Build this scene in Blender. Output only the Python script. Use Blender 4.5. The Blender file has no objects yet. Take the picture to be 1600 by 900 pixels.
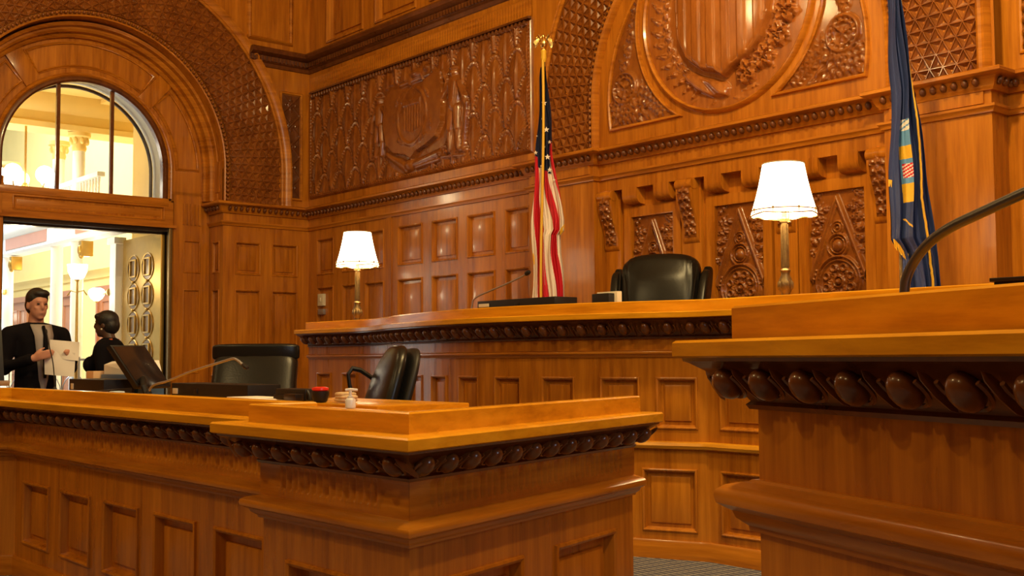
import bpy, bmesh, math, random
import numpy as np
from mathutils import Vector, Matrix

SC = bpy.context.scene
COL = SC.collection
PI = math.pi
R = math.radians
random.seed(7)
rng = np.random.default_rng(7)

# ------------------------------------------------------------------ camera
def make_camera():
    yaw, pit, rol = R(49.6), R(3.5), R(-0.36)
    cy, sy, cp, sp = math.cos(yaw), math.sin(yaw), math.cos(pit), math.sin(pit)
    F = Vector((-sy*cp, cy*cp, sp)); Rt = Vector((cy, sy, 0)); U = Rt.cross(F)
    R2 = Rt*math.cos(rol) + U*math.sin(rol); U2 = R2.cross(F)
    cam = bpy.data.cameras.new('camera'); cam.sensor_width = 36; cam.lens = 1790*36/1600
    cam.clip_start = 0.05; cam.clip_end = 100
    o = bpy.data.objects.new('camera', cam); COL.objects.link(o)
    m = Matrix((R2, U2, -F)).transposed().to_4x4(); m.translation = (0, 0, 1.25)
    o.matrix_world = m
    SC.camera = o
make_camera()

# ------------------------------------------------------------------ world, lights, exposure
w = bpy.data.worlds.new('world'); SC.world = w; w.use_nodes = True
w.node_tree.nodes['Background'].inputs[0].default_value = (1.0, 0.8, 0.6, 1)
w.node_tree.nodes['Background'].inputs[1].default_value = 0.05
SC.view_settings.view_transform = 'Standard'; SC.view_settings.look = 'None'
SC.view_settings.exposure = 0.0; SC.view_settings.gamma = 1.0
try: SC.view_settings.use_curve_mapping = False
except Exception: pass

WARM = (1.0, 0.72, 0.31)
def point_light(name, loc, power, col=WARM, rad=0.15):
    l = bpy.data.lights.new(name, 'POINT'); l.energy = power; l.color = col; l.shadow_soft_size = rad
    o = bpy.data.objects.new(name, l); o.location = loc; COL.objects.link(o); return o
def area_light(name, loc, target, sx, sy, power, col):
    l = bpy.data.lights.new(name, 'AREA'); l.shape = 'RECTANGLE'; l.size = sx; l.size_y = sy; l.energy = power; l.color = col
    o = bpy.data.objects.new(name, l); o.location = loc
    o.rotation_euler = (Vector(target)-Vector(loc)).to_track_quat('-Z', 'Y').to_euler(); COL.objects.link(o); return o
PENDANTS = [(-9.3, 1.2, 6.5, 110), (-3.2, 4.0, 6.5, 830), (-10.2, -3.5, 6.5, 120), (-5.0, -2.6, 6.5, 380), (0.4, 2.2, 6.5, 540), (0.2, -3.5, 6.5, 190)]
for x, y, z, p in PENDANTS:
    point_light('pendant_light', (x, y, z-0.28), p, WARM, 0.16)
# daylight coming through the tall window of the right wall
area_light('window_daylight', (3.9, 1.0, 4.2), (-3, 2.0, 1.0), 1.6, 2.4, 70, (0.62, 0.78, 1.0))
# lights of the bright hall beyond the door
area_light('hall_skylight', (-19.5, 4.0, 7.3), (-19.5, 4.2, 0), 7, 5, 1500, (0.72, 0.86, 1.0))
point_light('hall_lamp_light', (-15.0, 3.6, 3.9), 60, (1, 0.80, 0.45), 0.12)
point_light('hall_lamp_light', (-18.3, 6.6, 2.3), 75, (1, 0.80, 0.45), 0.12)
point_light('hall_lamp_light', (-15.9, 6.6, 2.2), 75, (1, 0.80, 0.45), 0.12)
point_light('hall_lamp_light', (-14.9, 4.6, 2.5), 30, (1, 0.82, 0.50), 0.12)

# ------------------------------------------------------------------ materials
def newmat(name):
    m = bpy.data.materials.new(name); m.use_nodes = True
    nt = m.node_tree; return m, nt, nt.nodes['Principled BSDF']
def plain(name, col, rough=0.5, metal=0.0, coat=0.0, emit=None, es=0.0, trans=0.0, noise=0.0, nscale=20, bump=0.0, spec=0.5):
    m, nt, b = newmat(name)
    b.inputs['Base Color'].default_value = (*col, 1); b.inputs['Roughness'].default_value = rough
    b.inputs['Metallic'].default_value = metal; b.inputs['Coat Weight'].default_value = coat
    b.inputs['Specular IOR Level'].default_value = spec
    b.inputs['Transmission Weight'].default_value = trans
    if emit:
        b.inputs['Emission Color'].default_value = (*emit, 1); b.inputs['Emission Strength'].default_value = es
    if noise or bump:
        g = nt.nodes.new('ShaderNodeNewGeometry'); n = nt.nodes.new('ShaderNodeTexNoise')
        n.inputs['Scale'].default_value = nscale; n.inputs['Detail'].default_value = 5
        nt.links.new(g.outputs['Position'], n.inputs['Vector'])
        if noise:
            mx = nt.nodes.new('ShaderNodeMix'); mx.data_type = 'RGBA'
            mx.inputs[6].default_value = (*[c*(1-noise) for c in col], 1); mx.inputs[7].default_value = (*[min(1, c*(1+noise)) for c in col], 1)
            nt.links.new(n.outputs['Fac'], mx.inputs[0]); nt.links.new(mx.outputs[2], b.inputs['Base Color'])
        if bump:
            bp = nt.nodes.new('ShaderNodeBump'); bp.inputs['Strength'].default_value = bump; bp.inputs['Distance'].default_value = 0.004
            nt.links.new(n.outputs['Fac'], bp.inputs['Height']); nt.links.new(bp.outputs['Normal'], b.inputs['Normal'])
    return m
def oak(name, scale, c0, c1, c2, rough=0.27, coat=0.16, fleck=0.5):
    """varnished oak; scale = noise frequency along world x, y, z (small number = along the grain)"""
    m, nt, b = newmat(name)
    N = nt.nodes.new; L = nt.links.new
    g = N('ShaderNodeNewGeometry')
    mp = N('ShaderNodeMapping'); mp.inputs['Scale'].default_value = scale; L(g.outputs['Position'], mp.inputs['Vector'])
    n1 = N('ShaderNodeTexNoise'); n1.inputs['Scale'].default_value = 1.0; n1.inputs['Detail'].default_value = 6; n1.inputs['Roughness'].default_value = 0.62
    L(mp.outputs[0], n1.inputs['Vector'])
    mp2 = N('ShaderNodeMapping'); mp2.inputs['Scale'].default_value = [s*0.22+0.6 for s in scale]; L(g.outputs['Position'], mp2.inputs['Vector'])
    n2 = N('ShaderNodeTexNoise'); n2.inputs['Scale'].default_value = 1.0; n2.inputs['Detail'].default_value = 3; L(mp2.outputs[0], n2.inputs['Vector'])
    ad = N('ShaderNodeMath'); ad.operation = 'MULTIPLY_ADD'; L(n1.outputs['Fac'], ad.inputs[0]); ad.inputs[1].default_value = 0.6; 
    ml = N('ShaderNodeMath'); ml.operation = 'MULTIPLY'; L(n2.outputs['Fac'], ml.inputs[0]); ml.inputs[1].default_value = 0.4
    L(ml.outputs[0], ad.inputs[2])
    cr = N('ShaderNodeValToRGB'); e = cr.color_ramp.elements
    e[0].position = 0.36; e[0].color = (*c0, 1); e[1].position = 0.66; e[1].color = (*c2, 1)
    k = e.new(0.5); k.color = (*c1, 1)
    L(ad.outputs[0], cr.inputs[0]); L(cr.outputs[0], b.inputs['Base Color'])
    b.inputs['Roughness'].default_value = rough
    b.inputs['Coat Weight'].default_value = coat; b.inputs['Coat Roughness'].default_value = 0.10; b.inputs['Specular IOR Level'].default_value = 0.32
    rr = N('ShaderNodeMapRange'); rr.inputs['To Min'].default_value = rough-0.06; rr.inputs['To Max'].default_value = rough+0.10
    L(n2.outputs['Fac'], rr.inputs['Value']); L(rr.outputs[0], b.inputs['Roughness'])
    bp = N('ShaderNodeBump'); bp.inputs['Strength'].default_value = 0.12; bp.inputs['Distance'].default_value = 0.003
    L(n1.outputs['Fac'], bp.inputs['Height']); L(bp.outputs['Normal'], b.inputs['Normal'])
    return m
A0, A1, A2 = (0.30, 0.088, 0.006), (0.44, 0.146, 0.009), (0.58, 0.212, 0.016)
OAKV = oak('oak_vertical_grain', (26, 26, 1.6), A0, A1, A2)
OAKH = oak('oak_horizontal_grain', (2.0, 2.0, 34), A0, A1, A2)
OAKL = oak('oak_ledge', (2.2, 9, 30), (0.46, 0.18, 0.005), (0.62, 0.265, 0.008), (0.74, 0.34, 0.014), rough=0.24)
CARVE = oak('carved_oak', (14, 14, 9), (0.17, 0.046, 0.006), (0.24, 0.070, 0.009), (0.32, 0.105, 0.014), rough=0.26, coat=0.4)
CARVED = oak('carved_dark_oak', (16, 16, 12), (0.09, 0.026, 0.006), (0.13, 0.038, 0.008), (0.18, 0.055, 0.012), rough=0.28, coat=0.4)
LEATHER = plain('black_leather', (0.008, 0.007, 0.006), 0.30, coat=0.0, spec=0.26, bump=0.14, nscale=90)
PLASTIC = plain('black_plastic', (0.010, 0.009, 0.009), 0.48, bump=0.1, nscale=200, spec=0.3)
SATIN = plain('grey_metal', (0.42, 0.43, 0.46), 0.38, metal=0.75)
BRASS = plain('brass', (0.62, 0.42, 0.13), 0.34, metal=0.9, noise=0.15, nscale=30)
LEAFB = plain('satin_brass', (0.44, 0.27, 0.06), 0.36, metal=0.75, noise=0.12, nscale=12)
BRASSD = plain('aged_brass', (0.20, 0.135, 0.055), 0.40, metal=0.75, noise=0.35, nscale=60)
GOLD = plain('gold_metal', (0.85, 0.60, 0.22), 0.22, metal=1.0)
GOLDC = plain('gold_fringe', (0.72, 0.42, 0.02), 0.6, noise=0.3, nscale=200)
WHITE = plain('white_paint', (0.78, 0.80, 0.80), 0.5)
YELLOW = plain('yellow_plaster', (0.78, 0.58, 0.20), 0.55, noise=0.06, nscale=4)
PINK = plain('rust_panel', (0.55, 0.28, 0.20), 0.55, noise=0.06, nscale=6)
DOORW = plain('red_brown_door', (0.36, 0.13, 0.05), 0.4)
GREYST = plain('grey_stone', (0.45, 0.44, 0.38), 0.5)
DARKM = plain('dark_bronze', (0.045, 0.035, 0.028), 0.3, metal=0.7)
MARBLE = plain('hall_floor_marble', (0.55, 0.50, 0.42), 0.2, noise=0.15, nscale=2)
PAPER = plain('paper', (0.80, 0.77, 0.72), 0.6)
BLUE = plain('blue_binder', (0.05, 0.12, 0.28), 0.45)
REDC = plain('red_cap', (0.65, 0.03, 0.015), 0.3)
IVORY = plain('ivory_plastic', (0.66, 0.60, 0.45), 0.4)
SKIN1 = plain('skin_light', (0.52, 0.25, 0.17), 0.5)
SKIN2 = plain('skin_dark', (0.075, 0.035, 0.022), 0.45)
HAIR = plain('black_hair', (0.010, 0.008, 0.007), 0.5, bump=0.5, nscale=120)
SUIT = plain('black_suit', (0.006, 0.005, 0.007), 0.9, bump=0.1, nscale=80, spec=0.1)
SHIRT = plain('grey_shirt', (0.30, 0.27, 0.27), 0.7)
RED = plain('flag_red', (0.56, 0.015, 0.03), 0.55, spec=0.3)
FWHITE = plain('flag_white', (0.80, 0.72, 0.64), 0.55, spec=0.3)
NAVY = plain('flag_navy', (0.012, 0.018, 0.060), 0.55, spec=0.3)
NAVY2 = plain('flag_blue', (0.022, 0.038, 0.135), 0.5, spec=0.35)
SKYB = plain('crest_blue', (0.10, 0.28, 0.55), 0.6)
SHADE = plain('lamp_shade_fabric', (0.9, 0.8, 0.62), 0.7, emit=(1.0, 0.80, 0.50), es=5.5)
SHADEB = plain('shade_binding', (0.35, 0.22, 0.08), 0.7)
GLOBE = plain('lit_globe', (0.9, 0.9, 0.85), 0.4, emit=(1.0, 0.90, 0.70), es=7.0)
PUMP = plain('clear_white_plastic', (0.75, 0.72, 0.66), 0.3)
def glass_mat():
    m = bpy.data.materials.new('window_glass'); m.use_nodes = True; nt = m.node_tree; nt.nodes.clear()
    o = nt.nodes.new('ShaderNodeOutputMaterial'); mx = nt.nodes.new('ShaderNodeMixShader'); f = nt.nodes.new('ShaderNodeFresnel')
    t = nt.nodes.new('ShaderNodeBsdfTransparent'); g = nt.nodes.new('ShaderNodeBsdfGlossy'); g.inputs['Roughness'].default_value = 0.02
    f.inputs['IOR'].default_value = 1.45
    nt.links.new(f.outputs[0], mx.inputs[0]); nt.links.new(t.outputs[0], mx.inputs[1]); nt.links.new(g.outputs[0], mx.inputs[2]); nt.links.new(mx.outputs[0], o.inputs[0])
    return m
GLASS = glass_mat()
def carpet_mat():
    m, nt, b = newmat('patterned_carpet'); N = nt.nodes.new; L = nt.links.new
    g = N('ShaderNodeNewGeometry'); mp = N('ShaderNodeMapping'); mp.inputs['Rotation'].default_value = (0, 0, R(8)); L(g.outputs['Position'], mp.inputs[0])
    br = N('ShaderNodeTexBrick'); br.inputs['Scale'].default_value = 11; br.offset = 0.0
    br.inputs['Brick Width'].default_value = 1.0; br.inputs['Row Height'].default_value = 0.5; br.inputs['Mortar Size'].default_value = 0.05
    br.inputs['Color1'].default_value = (0.060, 0.066, 0.105, 1); br.inputs['Color2'].default_value = (0.080, 0.085, 0.125, 1); br.inputs['Mortar'].default_value = (0.34, 0.31, 0.26, 1)
    L(mp.outputs[0], br.inputs['Vector']); L(br.outputs['Color'], b.inputs['Base Color']); b.inputs['Roughness'].default_value = 0.95
    n = N('ShaderNodeTexNoise'); n.inputs['Scale'].default_value = 300; L(g.outputs['Position'], n.inputs['Vector'])
    bp = N('ShaderNodeBump'); bp.inputs['Strength'].default_value = 0.4; bp.inputs['Distance'].default_value = 0.003; L(n.outputs['Fac'], bp.inputs['Height']); L(bp.outputs['Normal'], b.inputs['Normal'])
    return m
CARPET = carpet_mat()

# ------------------------------------------------------------------ mesh helpers
Z3 = Vector((0, 0, 1))
def V(*a): return Vector(a)
class MB:
    def __init__(s): s.v = []; s.f = []; s.mi = []
    def add(s, vs, fs, mi=0):
        b = len(s.v); s.v.extend([tuple(p) for p in vs]); s.f.extend([tuple(b+i for i in f) for f in fs]); s.mi.extend([mi]*len(fs)); return s
    def box(s, x0, x1, y0, y1, z0, z1, mi=0, bev=0.0):
        return s.obox(V((x0+x1)/2, (y0+y1)/2, (z0+z1)/2), V((x1-x0)/2, 0, 0), V(0, (y1-y0)/2, 0), V(0, 0, (z1-z0)/2), mi, bev)
    def obox(s, c, a, b, d, mi=0, bev=0.0):
        c = Vector(c)
        if not bev:
            vs = [c+a*i+b*j+d*k for k in (-1, 1) for j in (-1, 1) for i in (-1, 1)]
            return s.add(vs, [(0, 2, 3, 1), (4, 5, 7, 6), (0, 1, 5, 4), (2, 6, 7, 3), (0, 4, 6, 2), (1, 3, 7, 5)], mi)
        bm = bmesh.new(); vs = [bm.verts.new(c+a*i+b*j+d*k) for k in (-1, 1) for j in (-1, 1) for i in (-1, 1)]
        for f in [(0, 2, 3, 1), (4, 5, 7, 6), (0, 1, 5, 4), (2, 6, 7, 3), (0, 4, 6, 2), (1, 3, 7, 5)]: bm.faces.new([vs[i] for i in f])
        bmesh.ops.bevel(bm, geom=bm.edges[:], offset=bev, segments=2, affect='EDGES', profile=0.6)
        bm.verts.index_update(); s.add([v.co for v in bm.verts], [[v.index for v in f.verts] for f in bm.faces], mi); bm.free(); return s
    def grid(s, P, mi=0, cu=False, cv=False):
        P = np.asarray(P, float); n, m = P.shape[:2]
        fs = [(i*m+j, i*m+(j+1) % m, ((i+1) % n)*m+(j+1) % m, ((i+1) % n)*m+j) for i in range(n if cu else n-1) for j in range(m if cv else m-1)]
        return s.add(P.reshape(-1, 3).tolist(), fs, mi)
    def tube(s, pts, r, n=8, mi=0, cap=True, closed=False):
        pts = [Vector(p) for p in pts]; k = len(pts); r = r if isinstance(r, (list, tuple)) else [r]*k
        vs = []; prev = None
        for i, p in enumerate(pts):
            a = pts[(i-1) % k] if (closed or i > 0) else p; b = pts[(i+1) % k] if (closed or i < k-1) else p
            t = (b-a).normalized()
            if prev is None: q = t.orthogonal().normalized()
            else: q = (prev-t*prev.dot(t)).normalized()
            prev = q; e = t.cross(q)
            vs += [p+(q*math.cos(2*PI*j/n)+e*math.sin(2*PI*j/n))*r[i] for j in range(n)]
        fs = [(i*n+j, i*n+(j+1) % n, ((i+1) % k)*n+(j+1) % n, ((i+1) % k)*n+j) for i in range(k if closed else k-1) for j in range(n)]
        if cap and not closed: fs += [tuple(range(n)), tuple((k-1)*n+j for j in range(n))]
        return s.add(vs, fs, mi)
    def lathe(s, prof, c=(0, 0, 0), n=24, ax=None, mi=0):
        """prof: (radius, height) list; ax: axis vector"""
        c = Vector(c); ax = (ax or Z3).normalized(); q = ax.orthogonal().normalized(); e = ax.cross(q)
        vs = [c+ax*h+(q*math.cos(2*PI*j/n)+e*math.sin(2*PI*j/n))*max(r, 1e-4) for r, h in prof for j in range(n)]
        k = len(prof); fs = [(i*n+j, i*n+(j+1) % n, (i+1)*n+(j+1) % n, (i+1)*n+j) for i in range(k-1) for j in range(n)]
        fs += [tuple(range(n)), tuple((k-1)*n+j for j in range(n))]
        return s.add(vs, fs, mi)
    def ell(s, c, a, b, d, n=8, m=6, mi=0):
        c = Vector(c); vs = [c-d]; fs = []
        for i in range(1, m):
            t = PI*i/m
            vs += [c-d*math.cos(t)+(a*math.cos(2*PI*j/n)+b*math.sin(2*PI*j/n))*math.sin(t) for j in range(n)]
        vs.append(c+d); L = len(vs)-1
        fs += [(0, 1+(j+1) % n, 1+j) for j in range(n)]
        for i in range(m-2): fs += [(1+i*n+j, 1+i*n+(j+1) % n, 1+(i+1)*n+(j+1) % n, 1+(i+1)*n+j) for j in range(n)]
        b0 = 1+(m-2)*n; fs += [(b0+j, b0+(j+1) % n, L) for j in range(n)]
        return s.add(vs, fs, mi)
    def sph(s, c, r, n=12, m=8, mi=0):
        r = r if isinstance(r, (list, tuple)) else (r, r, r)
        return s.ell(c, V(r[0], 0, 0), V(0, r[1], 0), V(0, 0, r[2]), n, m, mi)
    def sweep(s, path, prof, N=None, closed=False, pclosed=True, mi=0):
        """prof: (u lateral = T x N, v along N)"""
        N = (N or Z3).normalized(); path = [Vector(p) for p in path]; k = len(path); m = len(prof); vs = []
        for i, p in enumerate(path):
            t1 = (p-path[i-1]).normalized() if (i > 0 or closed) else None
            t2 = (path[(i+1) % k]-p).normalized() if (i < k-1 or closed) else None
            if t1 is None: t1 = t2
            if t2 is None: t2 = t1
            l1 = t1.cross(N); l2 = t2.cross(N); l = (l1+l2); l.normalize(); c = max(0.35, l.dot(l1)); l = l/c
            vs += [p+l*u+N*v for u, v in prof]
        fs = [(i*m+j, i*m+(j+1) % m, ((i+1) % k)*m+(j+1) % m, ((i+1) % k)*m+j) for i in range(k if closed else k-1) for j in range(m if pclosed else m-1)]
        if pclosed and not closed: fs += [tuple(range(m)), tuple((k-1)*m+j for j in range(m))]
        return s.add(vs, fs, mi)
    def build(s, name, mat, parent=None, local=False, flat=False, sharp=38, recalc=True, **kw):
        me = bpy.data.meshes.new(name)
        off = Vector((0, 0, 0))
        if parent is not None and not local:
            q = parent
            while q is not None: off += q.location; q = q.parent
        vs = s.v if off.length == 0 else [(a-off.x, b-off.y, c-off.z) for a, b, c in s.v]
        me.from_pydata(vs, [], s.f); me.update()
        mats = mat if isinstance(mat, (list, tuple)) else [mat]
        for x in mats: me.materials.append(x)
        if len(mats) > 1: me.polygons.foreach_set('material_index', s.mi)
        if recalc and len(s.f) < 60000:
            bm = bmesh.new(); bm.from_mesh(me); bmesh.ops.recalc_face_normals(bm, faces=bm.faces[:]); bm.to_mesh(me); bm.free()
        if not flat:
            me.shade_smooth(); me.set_sharp_from_angle(angle=R(sharp))
        o = bpy.data.objects.new(name, me); COL.objects.link(o); o.parent = parent
        for a, b in kw.items(): o[a] = b
        return o
def thing(name, label, cat, loc=(0, 0, 0), rz=0.0, group=None, kind=None):
    o = bpy.data.objects.new(name, None); COL.objects.link(o); o.location = loc; o.rotation_euler = (0, 0, rz); o.empty_display_size = 0.1
    if label: o['label'] = label; o['category'] = cat
    if group: o['group'] = group
    if kind: o['kind'] = kind
    return o
def struct(name, mb, mat, parent=None, **kw):
    o = mb.build(name, mat, parent, **kw)
    if parent is None: o['kind'] = 'structure'
    return o
def copy_tree(o, parent=None):
    c = o.copy(); COL.objects.link(c); c.parent = parent
    for ch in list(o.children): copy_tree(ch, c)
    return c

def walk(path, sp, start=0.5):
    """points every sp along a polyline: yields (pos, tangent)"""
    path = [Vector(p) for p in path]; acc = sp*start; out = []
    for a, b in zip(path[:-1], path[1:]):
        L = (b-a).length; t = (b-a)/L
        while acc <= L: out.append((a+t*acc, t)); acc += sp
        acc -= L
    return out
class PathMap:
    """maps (s, z, depth outward) on a vertical wall that follows a plan path; outward = T x Z"""
    def __init__(s, path):
        s.p = [V(q[0], q[1], 0) for q in path]; s.c = [0.0]
        for a, b in zip(s.p[:-1], s.p[1:]): s.c.append(s.c[-1]+(b-a).length)
        s.L = s.c[-1]
        s.n = []
        T = [(b-a).normalized() for a, b in zip(s.p[:-1], s.p[1:])]
        for i, t in enumerate(T):
            own = t.cross(Z3); a = b = own
            if i and T[i-1].dot(t) > .95: a = (own+T[i-1].cross(Z3)).normalized()
            if i < len(T)-1 and T[i+1].dot(t) > .95: b = (own+T[i+1].cross(Z3)).normalized()
            s.n.append((a, b))
    def __call__(s, q, z, d=0.0):
        i = 0
        while i < len(s.c)-2 and q > s.c[i+1]: i += 1
        f = (q-s.c[i])/(s.c[i+1]-s.c[i])
        p = s.p[i].lerp(s.p[i+1], f); n = s.n[i][0].lerp(s.n[i][1], f)
        return p+n*d+Z3*z
    def sx(s, x):
        """path length at world x"""
        for i in range(len(s.p)-1):
            a, b = s.p[i].x, s.p[i+1].x
            if min(a, b) <= x <= max(a, b) and a != b: return s.c[i]+(x-a)/(b-a)*(s.c[i+1]-s.c[i])
        return None
RIM = [(0, 0), (0.002, 0.010), (0.010, 0.013), (0.020, 0.006), (0.025, -0.018), (0.030, -0.034), (0.058, -0.034), (0.061, -0.022), (0.072, -0.019)]
def panelled(mb, M, s0, s1, z0, z1, rects, k=1.0, cuts=(), rim=RIM):
    """flat face with framed sunk panels; rects (sa, sb, za, zb)"""
    S = sorted({s0, s1, *cuts, *[r[0] for r in rects], *[r[1] for r in rects]}); S = [q for q in S if s0 <= q <= s1]
    Zs = sorted({z0, z1, *[r[2] for r in rects], *[r[3] for r in rects]}); Zs = [q for q in Zs if z0 <= q <= z1]
    for a, b in zip(S[:-1], S[1:]):
        for c, d in zip(Zs[:-1], Zs[1:]):
            m, n = (a+b)/2, (c+d)/2
            if any(r[0] < m < r[1] and r[2] < n < r[3] for r in rects): continue
            mb.add([M(a, c), M(b, c), M(b, d), M(a, d)], [(0, 1, 2, 3)])
    for (a, b, c, d) in rects:
        vs = []
        mid = [q for q in S if a < q < b]
        for ins, dep in rim:
            ins *= k; dep *= k
            lo = [a+ins]+[min(max(q, a+ins), b-ins) for q in mid]+[b-ins]
            vs.append([M(q, c+ins, dep) for q in lo]+[M(q, d-ins, dep) for q in reversed(lo)])
        m = len(vs[0]); fs = [(i*m+j, i*m+(j+1) % m, (i+1)*m+(j+1) % m, (i+1)*m+j) for i in range(len(vs)-1) for j in range(m)]
        h = m//2; b0 = (len(vs)-1)*m
        fs += [(b0+j, b0+j+1, b0+m-2-j, b0+m-1-j) for j in range(h-1)]
        mb.add([p for r in vs for p in r], fs)
def egg_dart(mb, path, N, sp, u0, v0, u1, v1, size, cup=True, start=0.5):
    """eggs with cups and darts on the slope from (u0, v0) low to (u1, v1) high"""
    N = (N or Z3).normalized()
    path = [Vector(q) for q in path]; pts = []
    if len(path) <= 12 and cup:
        um = (u0+u1)/2; T = [(b-a).normalized() for a, b in zip(path[:-1], path[1:])]
        def ext(i, j):
            if i < 0 or j >= len(T): return 0.0
            s_ = T[i].cross(T[j]).dot(N); return (um*math.tan(T[i].angle(T[j])/2) if s_ > 0 else -um*math.tan(T[i].angle(T[j])/2)-sp*.1)
        for i, t in enumerate(T):
            a_, b_ = -ext(i-1, i), (path[i+1]-path[i]).length+ext(i, i+1); n = max(1, round((b_-a_)/sp))
            pts += [(path[i]+t*(a_+(b_-a_)*(k+.5)/n), t) for k in range(n)] if b_-a_ > sp*.5 else []
    else: pts = walk(path, sp, start)
    for i, (p, t) in enumerate(pts):
        l = t.cross(N); c = p+l*((u0+u1)/2)+N*((v0+v1)/2)
        d = (l*(u1-u0)+N*(v1-v0)); h = d.length/2; d.normalize(); o = t.cross(d).normalized()
        if o.dot(l) < 0: o = -o
        mb.ell(c+o*size*0.16+d*h*.10, t*(size*.50 if cup else sp*.30), o*size*0.50, d*h*(0.66 if cup else .8), 14, 9)
        if cup:
            pts = [c+t*(math.cos(a)*sp*0.36)+d*(math.sin(a)*h*0.98+0.0)+o*size*0.12 for a in [PI*(1.05-0.1*q)+PI*0 for q in range(-1, 12)]]
            pts = [c+t*(math.cos(a)*sp*0.34)-d*(math.sin(a)*h*0.90-h*0.25)+o*size*0.16 for a in [PI*q/10 for q in range(-1, 12)]]
            mb.tube(pts, size*0.085, 5)
            q = c+t*(sp*0.5)
            mb.ell(q+o*size*0.1, t*size*0.07, o*size*0.22, d*h*0.95, 6, 4)
def heightfield(mb, M, us, vs, H, mask=None):
    """M(u, v, h) -> arrays; us, vs 1-D; H 2-D"""
    Ug, Vg = np.meshgrid(us, vs, indexing='ij')
    P = M(Ug, Vg, H); n, m = Ug.shape
    idx = np.arange(n*m).reshape(n, m)
    q = np.stack([idx[:-1, :-1], idx[1:, :-1], idx[1:, 1:], idx[:-1, 1:]], -1).reshape(-1, 4)
    if mask is not None:
        k = mask[:-1, :-1] & mask[1:, :-1] & mask[1:, 1:] & mask[:-1, 1:]; q = q[k.reshape(-1)]
        used = np.unique(q); remap = -np.ones(n*m, int); remap[used] = np.arange(len(used)); q = remap[q]; P = P.reshape(-1, 3)[used]
    else: P = P.reshape(-1, 3)
    return mb.add(P.tolist(), q.tolist())
def M_back(Y0):   # u = x, v = z, h toward the room (-Y)
    return lambda u, v, h: np.stack([u, Y0-h, v], -1)
def M_left(X0):   # u = y, v = z, h toward the room (+X)
    return lambda u, v, h: np.stack([X0+h, u, v], -1)

# ---- relief vocabulary (height functions in metres)
def leaf(Ug, Vg, cx, cy, ang, L, W, h=0.02, teeth=5):
    a = (Ug-cx)*math.cos(ang)+(Vg-cy)*math.sin(ang); b = -(Ug-cx)*math.sin(ang)+(Vg-cy)*math.cos(ang)
    t = np.clip(a/L, 0, 1); w = W*np.sin(PI*t**0.75)*(0.72+0.28*np.abs(np.sin(teeth*PI*t)))+1e-5
    q = np.abs(b)/w; ins = (a > 0) & (a < L) & (q < 1)
    z = h*(1-q**2)*(0.65+0.35*np.cos(teeth*2*PI*t+q*2.5))-h*0.3*np.exp(-(b/(0.12*W))**2)
    return np.where(ins, np.maximum(z, h*0.1), 0)
def ring(Ug, Vg, cx, cy, r, w, h, ell=1.0):
    d = np.hypot(Ug-cx, (Vg-cy)/ell)-r
    return h*np.sqrt(np.clip(1-(d/w)**2, 0, 1))
def seg(Ug, Vg, x0, y0, x1, y1, w, h, w2=None):
    dx, dy = x1-x0, y1-y0; L2 = dx*dx+dy*dy+1e-9
    t = np.clip(((Ug-x0)*dx+(Vg-y0)*dy)/L2, 0, 1); d = np.hypot(Ug-x0-t*dx, Vg-y0-t*dy)
    ww = w if w2 is None else w+(w2-w)*t
    return h*np.sqrt(np.clip(1-(d/ww)**2, 0, 1))
def dome(Ug, Vg, cx, cy, rx, ry, h):
    return h*np.sqrt(np.clip(1-((Ug-cx)/rx)**2-((Vg-cy)/ry)**2, 0, 1))
def poly_sd(Ug, Vg, pts):
    """signed distance, positive inside"""
    d = np.full(Ug.shape, 1e9); ins = np.zeros(Ug.shape, bool); n = len(pts)
    for i in range(n):
        x0, y0 = pts[i]; x1, y1 = pts[(i+1) % n]
        dx, dy = x1-x0, y1-y0; t = np.clip(((Ug-x0)*dx+(Vg-y0)*dy)/(dx*dx+dy*dy+1e-12), 0, 1)
        d = np.minimum(d, np.hypot(Ug-x0-t*dx, Vg-y0-t*dy))
        c = ((y0 > Vg) != (y1 > Vg)) & (Ug < (x1-x0)*(Vg-y0)/((y1-y0) if y1 != y0 else 1e-12)+x0)
        ins ^= c
    return np.where(ins, d, -d)
# ================================================================== ROOM SHELL
YB, XL, XD = 7.5, -12.83, -13.2
fl = MB(); fl.box(XD, 5.0, -8, 7.9, -0.1, 0); struct('floor', fl, CARPET)
ce = MB(); ce.box(-14, 5.2, -8.2, 8.1, 8.5, 8.6)
for x in np.arange(-12, 5, 2.4): ce.box(x-0.12, x+0.12, -8, 7.7, 8.3, 8.5)
for y in np.arange(-7, 7.7, 2.4): ce.box(-13.2, 5, y-0.12, y+0.12, 8.34, 8.5)
struct('ceiling', ce, plain('ceiling_cream', (0.50, 0.36, 0.20), 0.7))
RW = PathMap([(5, 7.65), (5, -8)])
m = MB(); panelled(m, lambda s, z, d=0: V(5-d, 7.65-s, z), 0, 15.6, 0, 8.5, [(0.5+1.5*i, 1.6+1.5*i, zz, zz+hh) for i in range(10) for zz, hh in ((0.4, 1.0), (1.7, 1.5)) if True], k=1.6)
m.box(5.0, 5.15, -8, 7.65, 0, 8.5); struct('wall_right', m, OAKV)
m = MB(); panelled(m, lambda s, z, d=0: V(-13.2+s, -8+d, z), 0, 18.2, 0, 8.5, [(0.5+1.5*i, 1.6+1.5*i, zz, zz+hh) for i in range(11) for zz, hh in ((0.4, 1.0), (1.7, 1.5), (3.6, 2.0))], k=1.6)
m.box(-13.2, 5, -8.15, -8, 0, 8.5); struct('wall_front', m, OAKV)
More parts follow.
